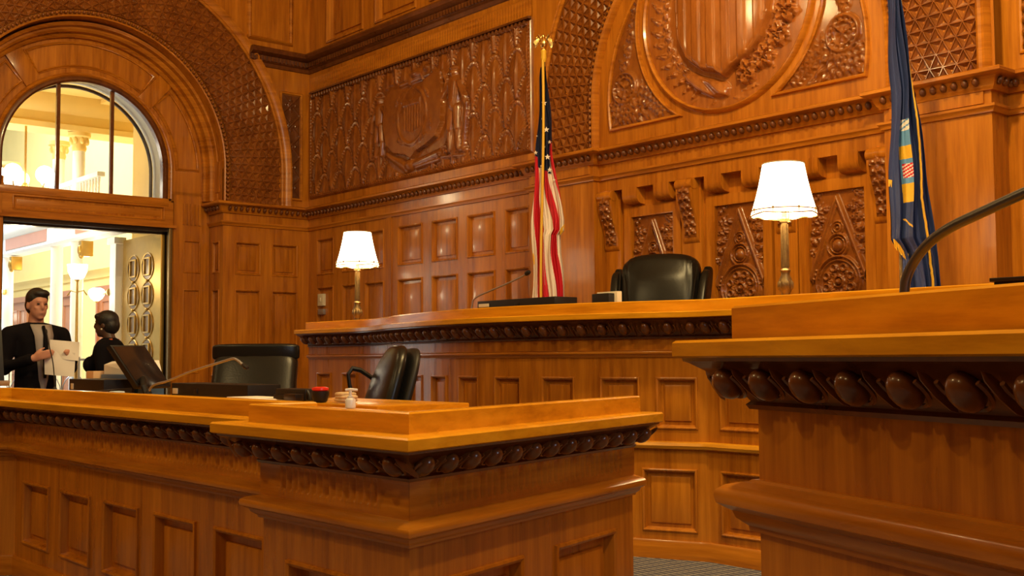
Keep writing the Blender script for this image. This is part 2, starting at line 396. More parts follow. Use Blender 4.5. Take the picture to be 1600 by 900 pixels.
# window_2: tall daylit window of the right wall (behind the photographer's right shoulder)
m = MB()
for y in (-0.0, 1.0, 2.0): m.box(4.90, 4.99, y-0.05, y+0.05, 3.2, 6.2)
for z in (3.2, 4.2, 5.2, 6.2): m.box(4.90, 4.99, -0.05, 2.05, z-0.05, z+0.05)
w2 = struct('window_2', m, OAKV)
m = MB(); m.box(4.985, 4.995, 0, 2, 3.2, 6.2); m.build('pane', plain('daylit_glass', (0.6, 0.7, 0.8), 0.2, emit=(0.65, 0.8, 1.0), es=3.0), w2)

# ------------------------------------------------------------------ back wall
wb = MB(); M0 = lambda s, z, d=0: V(s, YB-d, z)
cols = [(-12.62, -12.22), (-12.02, -11.66), (-11.52, -11.11), (-10.83, -10.35), (-10.17, -9.71), (-9.54, -9.08), (-8.91, -8.53)]
rects = [(a, b, c, d) for a, b in cols for c, d in ((2.31, 2.77), (1.50, 2.16), (0.62, 1.32))]; NY0 = 7.61
panelled(wb, M0, XL, -8.46, 0, 3.06, rects, k=1.0)
wb.box(-11.06, -10.95, YB-0.012, YB, 0, 2.89)
ups = [(-12.40+1.1*i, -11.56+1.1*i, 5.24, 7.3) for i in range(4)]
wb.box(XL, -8.46, YB+.02, YB+0.1, 3.0, 5.0)
panelled(wb, M0, XL, 5.0, 5.0, 8.5, [r for r in ups if r[1] < -8.4], k=1.8)
wb.add([V(XL, YB-.001, 3.06), V(-3.72, YB-.001, 3.06), V(-3.72, YB-.001, 5.02), V(XL, YB-.001, 5.02)], [(0, 1, 2, 3)])
# frieze above the niche bay, and the niche itself
wb.box(-7.55, -4.53, YB, YB+0.3, 2.78, 3.06)
wb.add([V(-7.66, NY0, 0), V(-4.42, NY0, 0), V(-4.42, NY0, 2.80), V(-7.66, NY0, 2.80)], [(0, 1, 2, 3)])
# pilasters either side
for a, b in ((-8.46, -7.55), (-4.53, -3.72)):
    wb.box(a, b, YB-0.07, YB+0.3, 0, 3.06)
    wb.box(a+0.05, b-0.05, YB-0.085, YB-0.07, 2.955, 3.055)
wb.box(-3.80, 5.0, 7.66, 7.8, 0, 8.5)
wall_back = struct('wall_back', wb, OAKV)
wr = MB(); panelled(wr, lambda s, z, d=0: V(s, 7.65-d, z), -3.72, 5.0, 0, 3.06, [(-3.60+1.0*i, -2.80+1.0*i, c, d) for i in range(8) for c, d in ((2.31, 2.73), (1.5, 2.16), (0.6, 1.3))])
panelled(wr, lambda s, z, d=0: V(s, 7.65-d, z), -3.72, 5.0, 3.06, 5.0, [(-3.62+1.6*i, -2.3+1.6*i, 3.3, 4.6) for i in range(5)], k=1.3)
wr.build('panelled_bay', OAKV, wall_back)
m = MB()
for i in range(14): m.sph((-3.56, 7.64, 3.36+0.085*i), 0.034, 8, 6)
m.build('bead_moulding', CARVE, wall_back)

def cornice(name, path, prof, mat, parent, sp=0, e=None, mat2=None, cup=False):
    mb = MB(); mb.sweep(path, prof); o = mb.build(name, mat, parent)
    if sp:
        mb = MB(); egg_dart(mb, path, None, sp, *e, cup=cup); mb.build(name.replace('cornice', 'bead_row').replace('moulding', 'bead_row'), mat2, parent)
    return o
CP = [(XD, 6.31, 0), (XL, 6.31, 0), (XL, YB, 0), (-8.46, YB, 0), (-8.46, YB-.07, 0), (-7.55, YB-.07, 0), (-7.55, YB, 0), (-4.53, YB, 0), (-4.53, YB-.07, 0), (-3.72, YB-.07, 0), (-3.72, 7.65, 0), (5, 7.65, 0)]
CP = [V(*p) for p in CP]
lowc = [(-.01, 3.035), (.022, 3.04), (.030, 3.055), (.040, 3.065), (.062, 3.12), (.075, 3.13), (.11, 3.135), (.122, 3.145), (.122, 3.165), (.11, 3.175), (-.01, 3.18)]
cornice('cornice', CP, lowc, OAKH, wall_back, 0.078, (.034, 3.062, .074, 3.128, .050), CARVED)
cornice('frieze_moulding', CP, [(-.01, 2.885), (.018, 2.89), (.024, 2.91), (.040, 2.925), (.040, 2.943), (-.01, 2.95)], OAKH, wall_back)
UP = [V(XL, 6.62, 0), V(XL, YB, 0), V(-8.25, YB, 0)]
cornice('upper_cornice', UP, [(-.01, 4.92), (.02, 4.93), (.03, 4.97), (.06, 4.985), (.07, 5.05), (.10, 5.06), (.15, 5.08), (.16, 5.12), (.15, 5.14), (-.01, 5.15)], CARVED, wall_back)
m = MB()
for p, t in walk(UP, 0.055):
    l = t.cross(Z3); m.obox(p+l*0.055+Z3*5.018, t*0.014, l*0.03, Z3*0.028)
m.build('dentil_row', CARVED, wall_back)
# fluted fascia above the relief, frame mouldings
m = MB(); us = np.arange(-12.80, -8.47, 0.0075); vs = np.array([4.68, 4.69, 4.705, 4.84, 4.855, 4.87])
H = np.zeros((len(us), len(vs))); g = 0.006*np.abs(np.sin(PI*us/0.045))[:, None]; H[:, 2:4] = -g
heightfield(m, M_back(YB-0.012), us, vs, H); m.build('fluted_fascia', OAKH, wall_back, recalc=False)
def frame_rect(mb, x0, x1, z0, z1, prof, N, to3):
    pts = [to3(x1, z0), to3(x1, z1), to3(x0, z1), to3(x0, z0)]
    mb.sweep(pts, prof, N, closed=True)
TB = lambda y: (lambda x, z: V(x, y, z)); NB = V(0, -1, 0)
TL = lambda x: (lambda y, z: V(x, y, z)); NL = V(1, 0, 0)
m = MB(); frame_rect(m, -12.74, -8.50, 3.335, 4.60, [(-.01, 0), (-.01, .03), (.0, .04), (.012, .03), (.022, .034), (.035, .02), (.045, 0)], NB, TB(YB))
for a, b in (((-12.74, 3.335), (-8.50, 3.335)), ((-12.74, 3.335), (-12.74, 4.6)), ((-8.50, 3.335), (-8.50, 4.6))):
    A = V(a[0], YB-0.03, a[1]); B = V(b[0], YB-0.03, b[1])
    for p, t in walk([A, B], 0.042): m.ell(p, (t+t.cross(NB)*0.6).normalized()*0.022, NB*0.018, t.cross(NB)*0.014, 6, 4)
m.build('rope_moulding', CARVE, wall_back)
m = MB()
for p, t in walk([V(-12.74, YB-0.035, 4.615), V(-8.50, YB-0.035, 4.615)], 0.062): m.ell(p, V(.019, 0, 0), V(0, .022, 0), V(0, 0, .032), 7, 5)
m.box(-12.76, -8.48, YB-0.05, YB, 4.65, 4.672)
m.build('dentil_row', CARVED, wall_back)

# ---- large carved relief: scale pattern, shield with two figures
def relief_H(U_, V_):
    H = np.zeros(U_.shape); pr, pz = 0.355, 0.272
    for k in range(5, -2, -1):
        zc = 3.36+k*pz-0.10; off = 0.5*pr*(k % 2)
        i = np.round((U_-off)/pr); dx = U_-(i*pr+off); dz = V_-zc
        E = np.sqrt((dx/0.166)**2+(dz/0.335)**2); th = np.arctan2(dz/0.335, dx/0.166); ins = E < 1
        h = 0.004+0.016*np.exp(-(dx/0.020)**2)*np.clip(1-E, 0, 1)**0.4+0.024*np.clip(1-(np.abs(E-0.91)/0.09)**2, 0, 1)*(0.45+0.55*np.cos(th*34))+0.008*np.cos(th*34)*np.clip(E-0.25, 0, 1)*(E < 0.78)+0.022*np.sqrt(np.clip(1-(E/.8)**2, 0, 1))
        H = np.where(ins, h+0.004*(k % 2), H)
    # ground under the coat of arms
    SH = [(-11.02, 4.27), (-10.88, 4.36), (-10.62, 4.31), (-10.45, 4.30), (-10.25, 4.34), (-10.02, 4.44), (-9.93, 4.40), (-9.90, 4.15), (-9.93, 3.84), (-10.03, 3.69), (-10.22, 3.62), (-10.38, 3.58), (-10.50, 3.50), (-10.62, 3.57), (-10.84, 3.61), (-10.98, 3.72), (-11.05, 3.95)]
    sd = poly_sd(U_, V_, SH)
    s = 0.066*(1-np.exp(-np.clip(sd, 0, 1)/0.012))
    s += np.where(sd > 0, ring(U_, V_, -10.46, 3.99, 0.275, 0.022, 0.014, 1.18), 0)
    ins = (np.abs(U_+10.46) < 0.175) & (V_ < 4.18) & (V_ > 3.80+0.25*np.abs(U_+10.46)**1.0)
    s += np.where(ins, np.where(V_ > 4.11, 0.014, 0.010*(np.sin((U_+10.46)*2*PI/0.052) > 0)), 0)
    for (x, y, a, L, W) in ((-10.78, 4.15, 0.9, .16, .03), (-10.13, 4.15, 2.2, .16, .03), (-10.75, 3.76, -0.5, .2, .035), (-10.4, 3.68, 0.3, .25, .04), (-10.1, 3.78, 1.6, .14, .03), (-10.8, 4.2, -0.2, .2, .02)):
        s = np.maximum(s, np.where(sd > 0, 0.066+leaf(U_, V_, x, y, a, L, W, 0.018, 4), 0))
    # badger above, cornucopia and bars below
    cr = np.maximum.reduce([dome(U_, V_, -10.42, 4.475, .15, .062, .06), dome(U_, V_, -10.24, 4.50, .055, .045, .055), seg(U_, V_, -10.52, 4.45, -10.56, 4.37, .022, .045), seg(U_, V_, -10.33, 4.45, -10.30, 4.38, .022, .045), seg(U_, V_, -10.75, 4.39, -10.12, 4.42, .03, .03)])
    lo = np.maximum.reduce([seg(U_, V_, -11.0, 3.62, -10.62, 3.42, .035, .05, .07), dome(U_, V_, -10.55, 3.44, .10, .075, .07), seg(U_, V_, -10.45, 3.44, -10.02, 3.50, .05, .05), seg(U_, V_, -10.42, 3.40, -9.98, 3.43, .03, .05), seg(U_, V_, -9.95, 3.45, -9.55, 3.42, .02, .04), dome(U_, V_, -9.86, 3.50, .05, .03, .05)])
    def man(x, z0, z1, m):
        h = z1-z0; q = lambda a, b, c, d, w, e, w2=None: seg(U_, V_, x+m*a*h, z0+b*h, x+m*c*h, z0+d*h, w*h, e, None if w2 is None else w2*h)
        return np.maximum.reduce([dome(U_, V_, x, z0+.93*h, .062*h, .07*h, .075), dome(U_, V_, x, z0+.985*h, .085*h, .028*h, .08), q(0, .80, 0, .55, .12, .085, .09), q(-.05, .52, -.08, .27, .065, .075, .05), q(-.08, .27, -.07, .03, .05, .065, .035),
            q(.05, .52, .07, .27, .065, .075, .05), q(.07, .27, .10, .03, .05, .065, .035), q(.10, .80, .20, .62, .045, .07, .04), q(.20, .62, .24, .46, .04, .06, .03), q(-.10, .80, -.20, .68, .045, .07, .035), q(-.20, .68, -.12, .88, .035, .06, .02), q(.10, .02, .2, .0, .04, .05)])
    f1 = man(-9.72, 3.47, 4.40, 1); f2 = man(-11.15, 3.60, 4.32, -1)
    pad = np.maximum(seg(U_, V_, -9.92, 4.40, -9.80, 4.16, .014, .055), seg(U_, V_, -9.48, 3.98, -9.56, 3.48, .016, .06, .035))
    cover = dome(U_, V_, -10.5, 3.95, 0.72, 0.62, 1) > 0.0
    base = np.where(cover & ((np.abs(U_+10.46) < 0.62) & (V_ < 4.42)), np.minimum(H, 0.006), H)
    return np.maximum.reduce([base, s, cr, lo, f1, f2, pad])
us = np.arange(-12.73, -8.505, 0.0088); vs = np.arange(3.345, 4.60, 0.0088)
Ug, Vg = np.meshgrid(us, vs, indexing='ij'); m = MB(); heightfield(m, M_back(YB-0.004), us, vs, relief_H(Ug, Vg))
m.build('carved_relief_panel', CARVE, wall_back, recalc=False, sharp=80, label='large carved panel of overlapping scales with shield and two standing figures')

# ---- lattice bands
def lattice(mb, to3, nrm, cx, cz, r0, r1, ext0, ext1, nr, pitch, depth=0.030, lift=0.02):
    rm = (r0+r1)/2; dr = (r1-r0)/nr
    total = ext0+PI*rm+ext1; n = max(2, int(round(total/pitch))); ds = total/n
    def pos(s, r):
        s -= ext0
        if s < 0: return to3(cx+r, cz+s)
        if s > PI*rm: return to3(cx-r, cz-(s-PI*rm))
        return to3(cx+r*math.cos(s/rm), cz+r*math.sin(s/rm))
    A = [r0+j*dr for j in range(nr+1)]; B = [r0]+[r0+(j-0.5)*dr for j in range(1, nr+1)]+[r1]
    for i in range(n):
        sa, sb = i*ds, (i+1)*ds
        a, b = (A, B) if i % 2 == 0 else (B, A)
        s1, s2 = (sa, sb) if i % 2 == 0 else (sb, sa)
        tr = []
        for j in range(nr): tr.append([(s1, A[j]), (s1, A[j+1]), (s2, B[j+1])])
        for j in range(nr+1): tr.append([(s2, B[j]), (s2, B[j+1]), (s1, A[min(j, nr)])])
        for t in tr:
            p = [pos(*q)+nrm*lift for q in t]
            if (p[1]-p[0]).cross(p[2]-p[0]).dot(nrm) < 0: p = [p[0], p[2], p[1]]
            c = (p[0]+p[1]+p[2])/3; q = [x.lerp(c, 0.10)+nrm*0.0 for x in p]; q2 = [x.lerp(c, 0.22)-nrm*0.012 for x in p]; ap = c-nrm*depth
            mb.add(p+q+q2+[ap], [(0, 1, 4, 3), (1, 2, 5, 4), (2, 0, 3, 5), (3, 4, 7, 6), (4, 5, 8, 7), (5, 3, 6, 8), (6, 7, 9), (7, 8, 9), (8, 6, 9)])
def arc_path(to3, cx, cz, r, ext=0.0, n=64, a0=0.0, a1=PI):
    pts = [to3(cx+r*math.cos(a0+(a1-a0)*i/n), cz+r*math.sin(a0+(a1-a0)*i/n)) for i in range(n+1)]
    if ext: pts = [to3(cx+r, cz-ext)]+pts+[to3(cx-r, cz-ext)]
    return pts
CX, CZ = -6.04, 3.60
m = MB(); lattice(m, TB(YB), NB, CX, CZ, 1.60, 2.21, CZ-3.18, CZ-3.18, 6, 0.098, depth=0.034, lift=0.03)
m.build('carved_lattice_band', CARVE, wall_back, recalc=False, flat=True)
m = MB()
m.sweep(arc_path(TB(YB), CX, CZ, 2.21, CZ-3.18), [(0, 0), (0, .04), (.02, .055), (.04, .045), (.06, .05), (.085, .02), (.09, 0)], NB)
m.sweep(arc_path(TB(YB), CX, CZ, 1.50, CZ-3.18), [(0, 0), (0, .02), (.02, .055), (.045, .06), (.05, .035), (.075, .035), (.085, .045), (.10, .04), (.10, 0)], NB)
m.build('arch_moulding', OAKH, wall_back)
m = MB()
for p, t in walk(arc_path(TB(YB-0.05), CX, CZ, 1.572, CZ-3.18), 0.055): m.ell(p, t*0.014, t.cross(NB)*0.018, NB*0.016, 6, 4)
m.build('dentil_row', CARVED, wall_back)
m = MB()   # plain tympanum ring and border

MCX, MCZ = -6.04, 4.20
circ = lambda r, n=96: [V(MCX+r*math.cos(2*PI*i/n), YB, MCZ+r*math.sin(2*PI*i/n)) for i in range(n)]
m.sweep(circ(0.87), [(0, 0), (0, .03), (.015, .045), (.035, .03), (.042, .006), (.045, 0)], NB, closed=True)
m.build('medallion_frame', OAKH, wall_back)
def med_H(U_, V_):
    r = np.hypot(U_-MCX, V_-MCZ); H = 0.004+0.0*r
    sh = [(-.50, .42), (-.38, .50), (-.2, .45), (0, .52), (.2, .45), (.40, .50), (.54, .42), (.52, .12), (.50, -.18), (.42, -.37), (.28, -.50), (.12, -.57), (.03, -.63), (-.06, -.57), (-.22, -.52), (-.38, -.40), (-.48, -.22), (-.50, .1)]
    sh = [(MCX+a, MCZ+b) for a, b in sh]
    sd = poly_sd(U_, V_, sh); s = 0.075*(1-np.exp(-np.clip(sd, 0, 1)/0.015))+np.where(sd > 0, 0.035*(1-((U_-MCX)/0.6)**2), 0)
    st = (np.floor((U_-MCX+0.52)/0.080) % 2 == 0) & (V_ < MCZ+0.17) & (sd > 0.03)
    s -= np.where(st, 0.012, 0)
    s -= np.where((np.abs(V_-MCZ-0.175) < 0.008) & (sd > 0.02), 0.012, 0)
    for i in range(6):
        x, z = MCX-0.40+0.16*i, MCZ+0.26+0.035*math.cos(i)
        a = np.arctan2(V_-z, U_-x); rr = np.hypot(V_-z, U_-x); s += np.where((rr < 0.042*(0.62+0.38*np.cos(5*a-PI/2))) & (sd > 0), 0.016, 0)
    W = np.zeros(U_.shape)
    # laurel branch on the left, roses on the right, ribbon below
    for i in range(15):
        a = PI*(0.72+0.048*i); rr = 0.68; x, z = MCX+rr*math.cos(a), MCZ+rr*math.sin(a)
        for sgn, o in ((1, 0.95), (-1, 0.55)):
            W = np.maximum(W, leaf(U_, V_, x, z, a-PI/2+sgn*o+PI*0, 0.17, 0.032, 0.045, 2))
    for i in range(8):
        a = PI*(1.62+0.095*i); x, z = MCX+0.665*math.cos(a), MCZ+0.665*math.sin(a)
        rr = np.hypot(U_-x, V_-z); th = np.arctan2(V_-z, U_-x)
        W = np.maximum(W, np.where(rr < 0.098*(1+0.10*np.cos(7*th+i)), 0.045+0.022*np.cos(rr*95+2.2*np.cos(5*th+i)), 0))
        for q in range(3): W = np.maximum(W, leaf(U_, V_, x, z, a+q*1.7, 0.15, 0.035, 0.035, 3))
    rb = [(-.36, -.50), (-.20, -.58), (.02, -.66), (.07, -.72), (.04, -.79), (-.12, -.77), (-.30, -.68), (-.44, -.56)]
    rd = poly_sd(U_, V_, [(MCX+a, MCZ+b) for a, b in rb]); W = np.maximum(W, np.where(rd > 0, 0.055+0.012*np.sin((U_+V_)*38), 0)*(1-np.exp(-np.clip(rd, 0, 1)/0.012)))
    for (x, z, a) in ((-.10, -.80, 3.6), (.08, -.80, -.3), (.16, -.76, .1), (-.3, -.74, 3.9), (-.02, -.82, 4.4)): W = np.maximum(W, leaf(U_, V_, MCX+x, MCZ+z, a, .2, .02, .03, 1))
    return np.maximum.reduce([H, s, W]), r < 0.880
us = np.arange(MCX-0.89, MCX+0.89, 0.0085); vs = np.arange(MCZ-0.89, MCZ+0.89, 0.0085); Ug, Vg = np.meshgrid(us, vs, indexing='ij')
H, mask = med_H(Ug, Vg); m = MB(); heightfield(m, M_back(YB), us, vs, H, mask)
m.build('carved_medallion', oak('medallion_oak', (24, 24, 4), (0.24, 0.07, 0.012), (0.34, 0.105, 0.016), (0.44, 0.15, 0.026), rough=0.24, coat=0.6), wall_back, recalc=False, sharp=80, label='round carved medallion with striped shield and wreath')
def spandrel(sg):
    def inside(U_, V_, e=0.0):
        x = (U_-CX)*sg
        return (x > 0.56+e) & (V_ > 3.35+e) & (np.hypot(U_-CX, V_-CZ) < 1.345-e) & (np.hypot(U_-MCX, V_-MCZ) > 1.0+e) & (x > 0)
    us = np.arange(CX-1.36, CX-0.45, 0.0085) if sg < 0 else np.arange(CX+0.45, CX+1.36, 0.0085); vs = np.arange(3.34, 4.9, 0.0085)
    U_, V_ = np.meshgrid(us, vs, indexing='ij'); rx, rz = CX+sg*1.145, 3.70
    H = np.full(U_.shape, 0.003); r = np.hypot(U_-rx, V_-rz); th = np.arctan2(V_-rz, U_-rx)
    for i in range(11):
        a = -PI/2+sg*(-1.15+0.26*i)
        H = np.maximum(H, leaf(U_, V_, rx-sg*0.02, rz-0.10, a, 0.30+0.10*(i % 2)+0.25*max(0, 0.5-abs(i-1)*0.2 if sg else 0), 0.050, 0.036, 4))
    for i in range(7): H = np.maximum(H, leaf(U_, V_, rx-sg*0.35+sg*0.03*i, 3.385+0.02*i, PI/2+sg*(1.3-0.2*i), 0.26, 0.045, 0.03, 4))
    for i in range(6):
        z = rz+0.14+0.13*i; H = np.maximum(H, leaf(U_, V_, rx-sg*0.04*i*0.8+sg*0.05, z, PI/2+sg*(0.6), 0.19, 0.045, 0.032, 3)); H = np.maximum(H, leaf(U_, V_, rx-sg*0.055*i, z, PI/2-sg*0.5, 0.17, 0.04, 0.032, 3))
    H = np.where(r < 0.150, 0.006, H)
    star = 0.032*np.clip(1-r/0.085, 0, 1)*(0.55+0.45*np.cos(6*th))
    H = np.maximum.reduce([H, ring(U_, V_, rx, rz, 0.138, 0.017, 0.042), ring(U_, V_, rx, rz, 0.092, 0.010, 0.030), np.where(r < .085, star, 0)])
    H = np.where((r > 0.102) & (r < 0.122), 0.010+0.016*(np.cos(th*14) > 0.2), H)
    for k in range(3): H = np.maximum(H, seg(U_, V_, rx, rz, rx+0.135*math.cos(k*2.09+.3), rz+0.135*math.sin(k*2.09+.3), 0.010, 0.030))
    m = MB(); heightfield(m, M_back(YB), us, vs, H, inside(U_, V_)); m.build('carved_spandrel', CARVE, wall_back, recalc=False, sharp=80)
    # moulding round the spandrel
    pts = []
    for i in range(20):
        a = math.asin((3.35-CZ)/1.345)+(1.02-math.asin((3.35-CZ)/1.345))*i/19; pts.append((CX+sg*1.345*math.cos(a), CZ+1.345*math.sin(a)))
    a_lo = -math.acos(0.545/1.0)   # on the small circle at z = 3.35
    for i in range(20):
        a = R(62)-(R(62)+math.asin(0.85))*i/19; pts.append((MCX+sg*1.0*math.cos(a), MCZ+1.0*math.sin(a)))
    if sg < 0: pts = pts[::-1]
    mm = MB(); mm.sweep([V(x, YB, z) for x, z in pts], [(-.008, 0), (-.008, .022), (.004, .034), (.016, .03), (.022, .012), (.022, 0)], NB, closed=True)
    mm.build('spandrel_moulding', OAKH, wall_back)
spandrel(-1); spandrel(1)

# ---- niche bay: corbels, small brackets, carved panels
NX = [-7.45, -6.49, -5.51, -4.62]
def corbel(x):
    w_ = 0.088; prof = []
    for i in range(17):
        t = i/16; z = 2.755-0.50*t; y = 0.085*(1-t)**0.75+0.055+0.020*math.sin(PI*t*2.0)
        prof.append((y, z))
    prof = [(0.12, 2.785), (0.145, 2.78)]+prof+[(0.04, 2.235), (0.0, 2.20), (0, 2.785)]
    m = MB(); n = len(prof)
    vs = [V(x+s*w_, NY0-y, z) for s in (-1, 1) for y, z in prof]
    m.add(vs, [tuple(range(n)), tuple(range(n, 2*n))]+[(i, (i+1) % n, n+(i+1) % n, n+i) for i in range(n)])
    m.lathe([(0.0, -w_-.004), (0.048, -w_-.004), (0.052, 0), (0.048, w_+.004), (0, w_+.004)], (x, NY0-0.115, 2.735), 14, V(1, 0, 0))
    m.box(x-0.12, x+0.10, NY0-.035, NY0, 0.9, 2.79)
    o = m.build('corbel', OAKV, wall_back)
    m = MB(); us = np.linspace(-0.066, 0.066, 22); ts = np.linspace(0, 1, 84); T_, U_ = np.meshgrid(ts, us, indexing='ij')
    zz = 2.74-0.46*T_; yy = 0.085*(1-T_)**0.75+0.057+0.020*np.sin(PI*T_*2.0)
    U2 = U_; W2 = T_*0.52
    H = np.zeros(U2.shape)
    for i in range(6):
        for sg in (-1, 1): H = np.maximum(H, leaf(U2, -W2, 0.0, -0.05-i*0.078, -PI/2+sg*0.85, 0.085, 0.028, 0.030, 2))
        H = np.maximum(H, leaf(U2, -W2, 0, -0.01-i*0.082, -PI/2, 0.10, 0.02, 0.035, 1))
    edge = (np.abs(U_) > 0.05) & (T_ > .9)
    P = np.stack([x+U_, NY0-yy-H-0.002, zz], -1); m.grid(P); m.build('acanthus_leaf', CARVE, o, recalc=False, sharp=80)
for x in NX: corbel(x)
m = MB()
for a, b in zip(NX[:-1], NX[1:]):
    for f in (0.30, 0.70):
        x = a+(b-a)*f; pr = [(0, 2.79), (.115, 2.79), (.115, 2.72), (.11, 2.685), (.09, 2.655), (.06, 2.64), (.0, 2.635)]
        n = len(pr); vs = [V(x+s*0.09, NY0-y, z) for s in (-1, 1) for y, z in pr]
        m.add(vs, [tuple(range(n)), tuple(range(n, 2*n))]+[(i, (i+1) % n, n+(i+1) % n, n+i) for i in range(n)])
m.build('bracket_row', OAKV, wall_back)
def niche_panel(xc):
    us = np.arange(-0.245, 0.246, 0.0062); vs = np.arange(1.50, 2.50, 0.0062); U_, V_ = np.meshgrid(us, vs, indexing='ij'); H = np.full(U_.shape, 0.002)
    tri = (V_ < 2.455-1.0*(np.abs(U_)/0.245)*0.62)
    for sg in (-1, 1):
        for i in range(6):
            z = 2.42-i*0.085
            H = np.maximum(H, np.where(~tri, leaf(U_, V_, sg*(0.07+0.035*i), z-0.04, PI/2-sg*(1.9-0.1*i), 0.14, 0.040, 0.036, 3), 0))
            H = np.maximum(H, np.where(~tri, leaf(U_, V_, sg*(0.23), z+0.01, PI/2+sg*(0.9), 0.13, 0.035, 0.034, 3), 0))
        H = np.maximum(H, seg(U_, V_, 0, 2.455, sg*0.25, 1.83, 0.020, 0.040)); H = np.maximum(H, np.where(tri, seg(U_, V_, 0, 2.39, sg*0.235, 1.80, 0.008, 0.024), 0))
        H = np.maximum.reduce([H, ring(U_, V_, sg*0.205, 1.86, 0.036, 0.009, 0.028), dome(U_, V_, sg*.205, 1.86, .016, .016, .03)])
    H = np.maximum.reduce([H, ring(U_, V_, 0, 2.215, 0.030, 0.009, 0.03), dome(U_, V_, 0, 2.215, .014, .014, .03), ring(U_, V_, 0, 2.215, 0.05, 0.008, 0.024),
        ring(U_, V_, 0, 2.08, 0.062, 0.008, 0.028), dome(U_, V_, 0, 2.08, .05, .05, .045), ring(U_, V_, 0, 2.08, 0.088, 0.010, 0.032)])
    r = np.hypot(U_, V_-1.80); th = np.arctan2(V_-1.80, U_)
    w_ = np.where(r < 0.155, 0.004, 0); H = np.where(r < 0.185, 0.004, H)
    H = np.maximum.reduce([H, ring(U_, V_, 0, 1.80, 0.195, 0.011, 0.034), ring(U_, V_, 0, 1.80, 0.165, 0.009, 0.028), dome(U_, V_, 0, 1.80, .026, .026, .05), ring(U_, V_, 0, 1.80, .04, .008, .03)])
    for k in range(8):
        a = k*PI/4; H = np.maximum(H, leaf(U_, V_, 0.035*math.cos(a), 1.80+0.035*math.sin(a), a, 0.075, 0.024, 0.032, 1)); x, z = .115*math.cos(a+.39), 1.80+.115*math.sin(a+.39); H = np.maximum(H, ring(U_, V_, x, z, 0.026, 0.008, 0.028))
    m = MB(); heightfield(m, lambda u, v, h: np.stack([u+xc, NY0-.002-h, v+.02], -1), us, vs, H); o = m.build('carved_niche_panel', CARVE, wall_back, recalc=False, sharp=80)
    m = MB(); frame_rect(m, xc-0.25, xc+0.25, 1.50, 2.525, [(0, 0), (0, .034), (.012, .038), (.09, .038), (.09, 0)], NB, TB(NY0)); m.build('panel_frame', OAKV, wall_back)
for a in (-6.965, -5.995, -5.055): niche_panel(a)

# ------------------------------------------------------------------ left wall with the arched doorway
AY, AZ, AR = 4.75, 3.58, 1.56
def arch_wall(mb, to3, cy, cz, r, y0, y1, z1, z0, n=48):
    inner, outer = [], []
    for i in range(n+1):
        a = PI*i/n; dy, dz = math.cos(a), math.sin(a)
        ts = []
        if dy > 1e-6: ts.append((y1-cy)/dy)
        if dy < -1e-6: ts.append((y0-cy)/dy)
        if dz > 1e-6: ts.append((z1-cz)/dz)
        t = min(ts); inner.append(to3(cy+r*dy, cz+r*dz)); outer.append(to3(cy+t*dy, cz+t*dz))
    mb.add(inner+outer, [(i, i+1, n+2+i, n+1+i) for i in range(n)])
    mb.add([to3(cy+r, z0), to3(cy+r, cz), to3(y1, cz), to3(y1, z0)], [(0, 1, 2, 3)]); mb.add([to3(cy-r, z0), to3(cy-r, cz), to3(y0, cz), to3(y0, z0)], [(0, 1, 2, 3)])
wl = MB(); arch_wall(wl, TL(XL), AY, AZ, AR, -2.0, YB, 8.5, 3.06)
ML = lambda s, z, d=0: V(XL+d, s, z)
panelled(wl, ML, AY+AR, YB, 0, 3.06, [(a, b, c, d) for a, b in ((6.47, 6.82), (6.97, 7.34)) for c, d in ((2.29, 2.70), (1.05, 2.11), (0.3, 0.9))])
panelled(wl, ML, -8.0, AY-AR, 0, 3.06, [(a, a+0.36, c, d) for a in [2.66-0.5*i for i in range(20)] for c, d in ((2.29, 2.70), (1.05, 2.11), (0.3, 0.9))])
wl.add([V(XL, -8, 3.06), V(XL, -2, 3.06), V(XL, -2, 8.5), V(XL, -8, 8.5)], [(0, 1, 2, 3)])
# jamb returns and arch soffit of the outer order
for sg in (1, -1):
    y = AY+sg*AR
    panelled(wl, (lambda s, z, d=0, y=y, sg=sg: V(s, y-sg*d, z)), XD, XL, 0, 3.06, [(XD+0.09, XL-0.09, c, d) for c, d in ((2.31, 2.70), (1.05, 2.11), (0.3, 0.9))], k=0.8)
    wl.add([V(XD, y, 3.06), V(XL, y, 3.06), V(XL, y, AZ), V(XD, y, AZ)], [(0, 1, 2, 3)])
    wl.box(XD+0.1, XL-0.1, y-0.012, y+0.012, 3.3, AZ+0.1)
P = [[V(x, AY+AR*math.cos(PI*i/48), AZ+AR*math.sin(PI*i/48)) for x in (XD-.02, XL)] for i in range(49)]
wl.grid([[tuple(q) for q in r] for r in P])
# door wall (recessed plane): rings of the archivolt
GR = 0.925; GZ = 3.55
arch_wall(wl, TL(XD), AY+0.025, GZ, 1.02, AY-1.7, AY+1.7, 5.3, 3.20)
wl.box(XD-0.3, XD, 5.81, 6.35, 0, 3.3); wl.box(XD-0.3, XD, 3.15, 3.87, 0, 3.3); wl.box(XD-0.3, XD, 3.8, 5.85, 2.87, 3.18)
wall_left = struct('wall_left', wl, OAKV)
m = MB(); panelled(m, lambda s, z, d=0: V(XD+0.012+d, s, z), 5.84, 6.30, 0, 3.26, [(5.965, 6.185, c, d) for c, d in ((2.31, 2.71), (1.09, 2.11), (0.3, 0.9))], k=0.8)
panelled(m, lambda s, z, d=0: V(XD+0.012+d, s, z), 3.20, 3.86, 0, 3.26, [(3.32, 3.70, c, d) for c, d in ((2.31, 2.71), (1.09, 2.11), (0.3, 0.9))], k=0.8)
for i in range(5): m.box(XD, XD+0.03, 5.955+0.05*i, 5.98+0.05*i, 2.90, 3.16)
m.build('jamb_panelling', OAKV, wall_left)
m = MB()
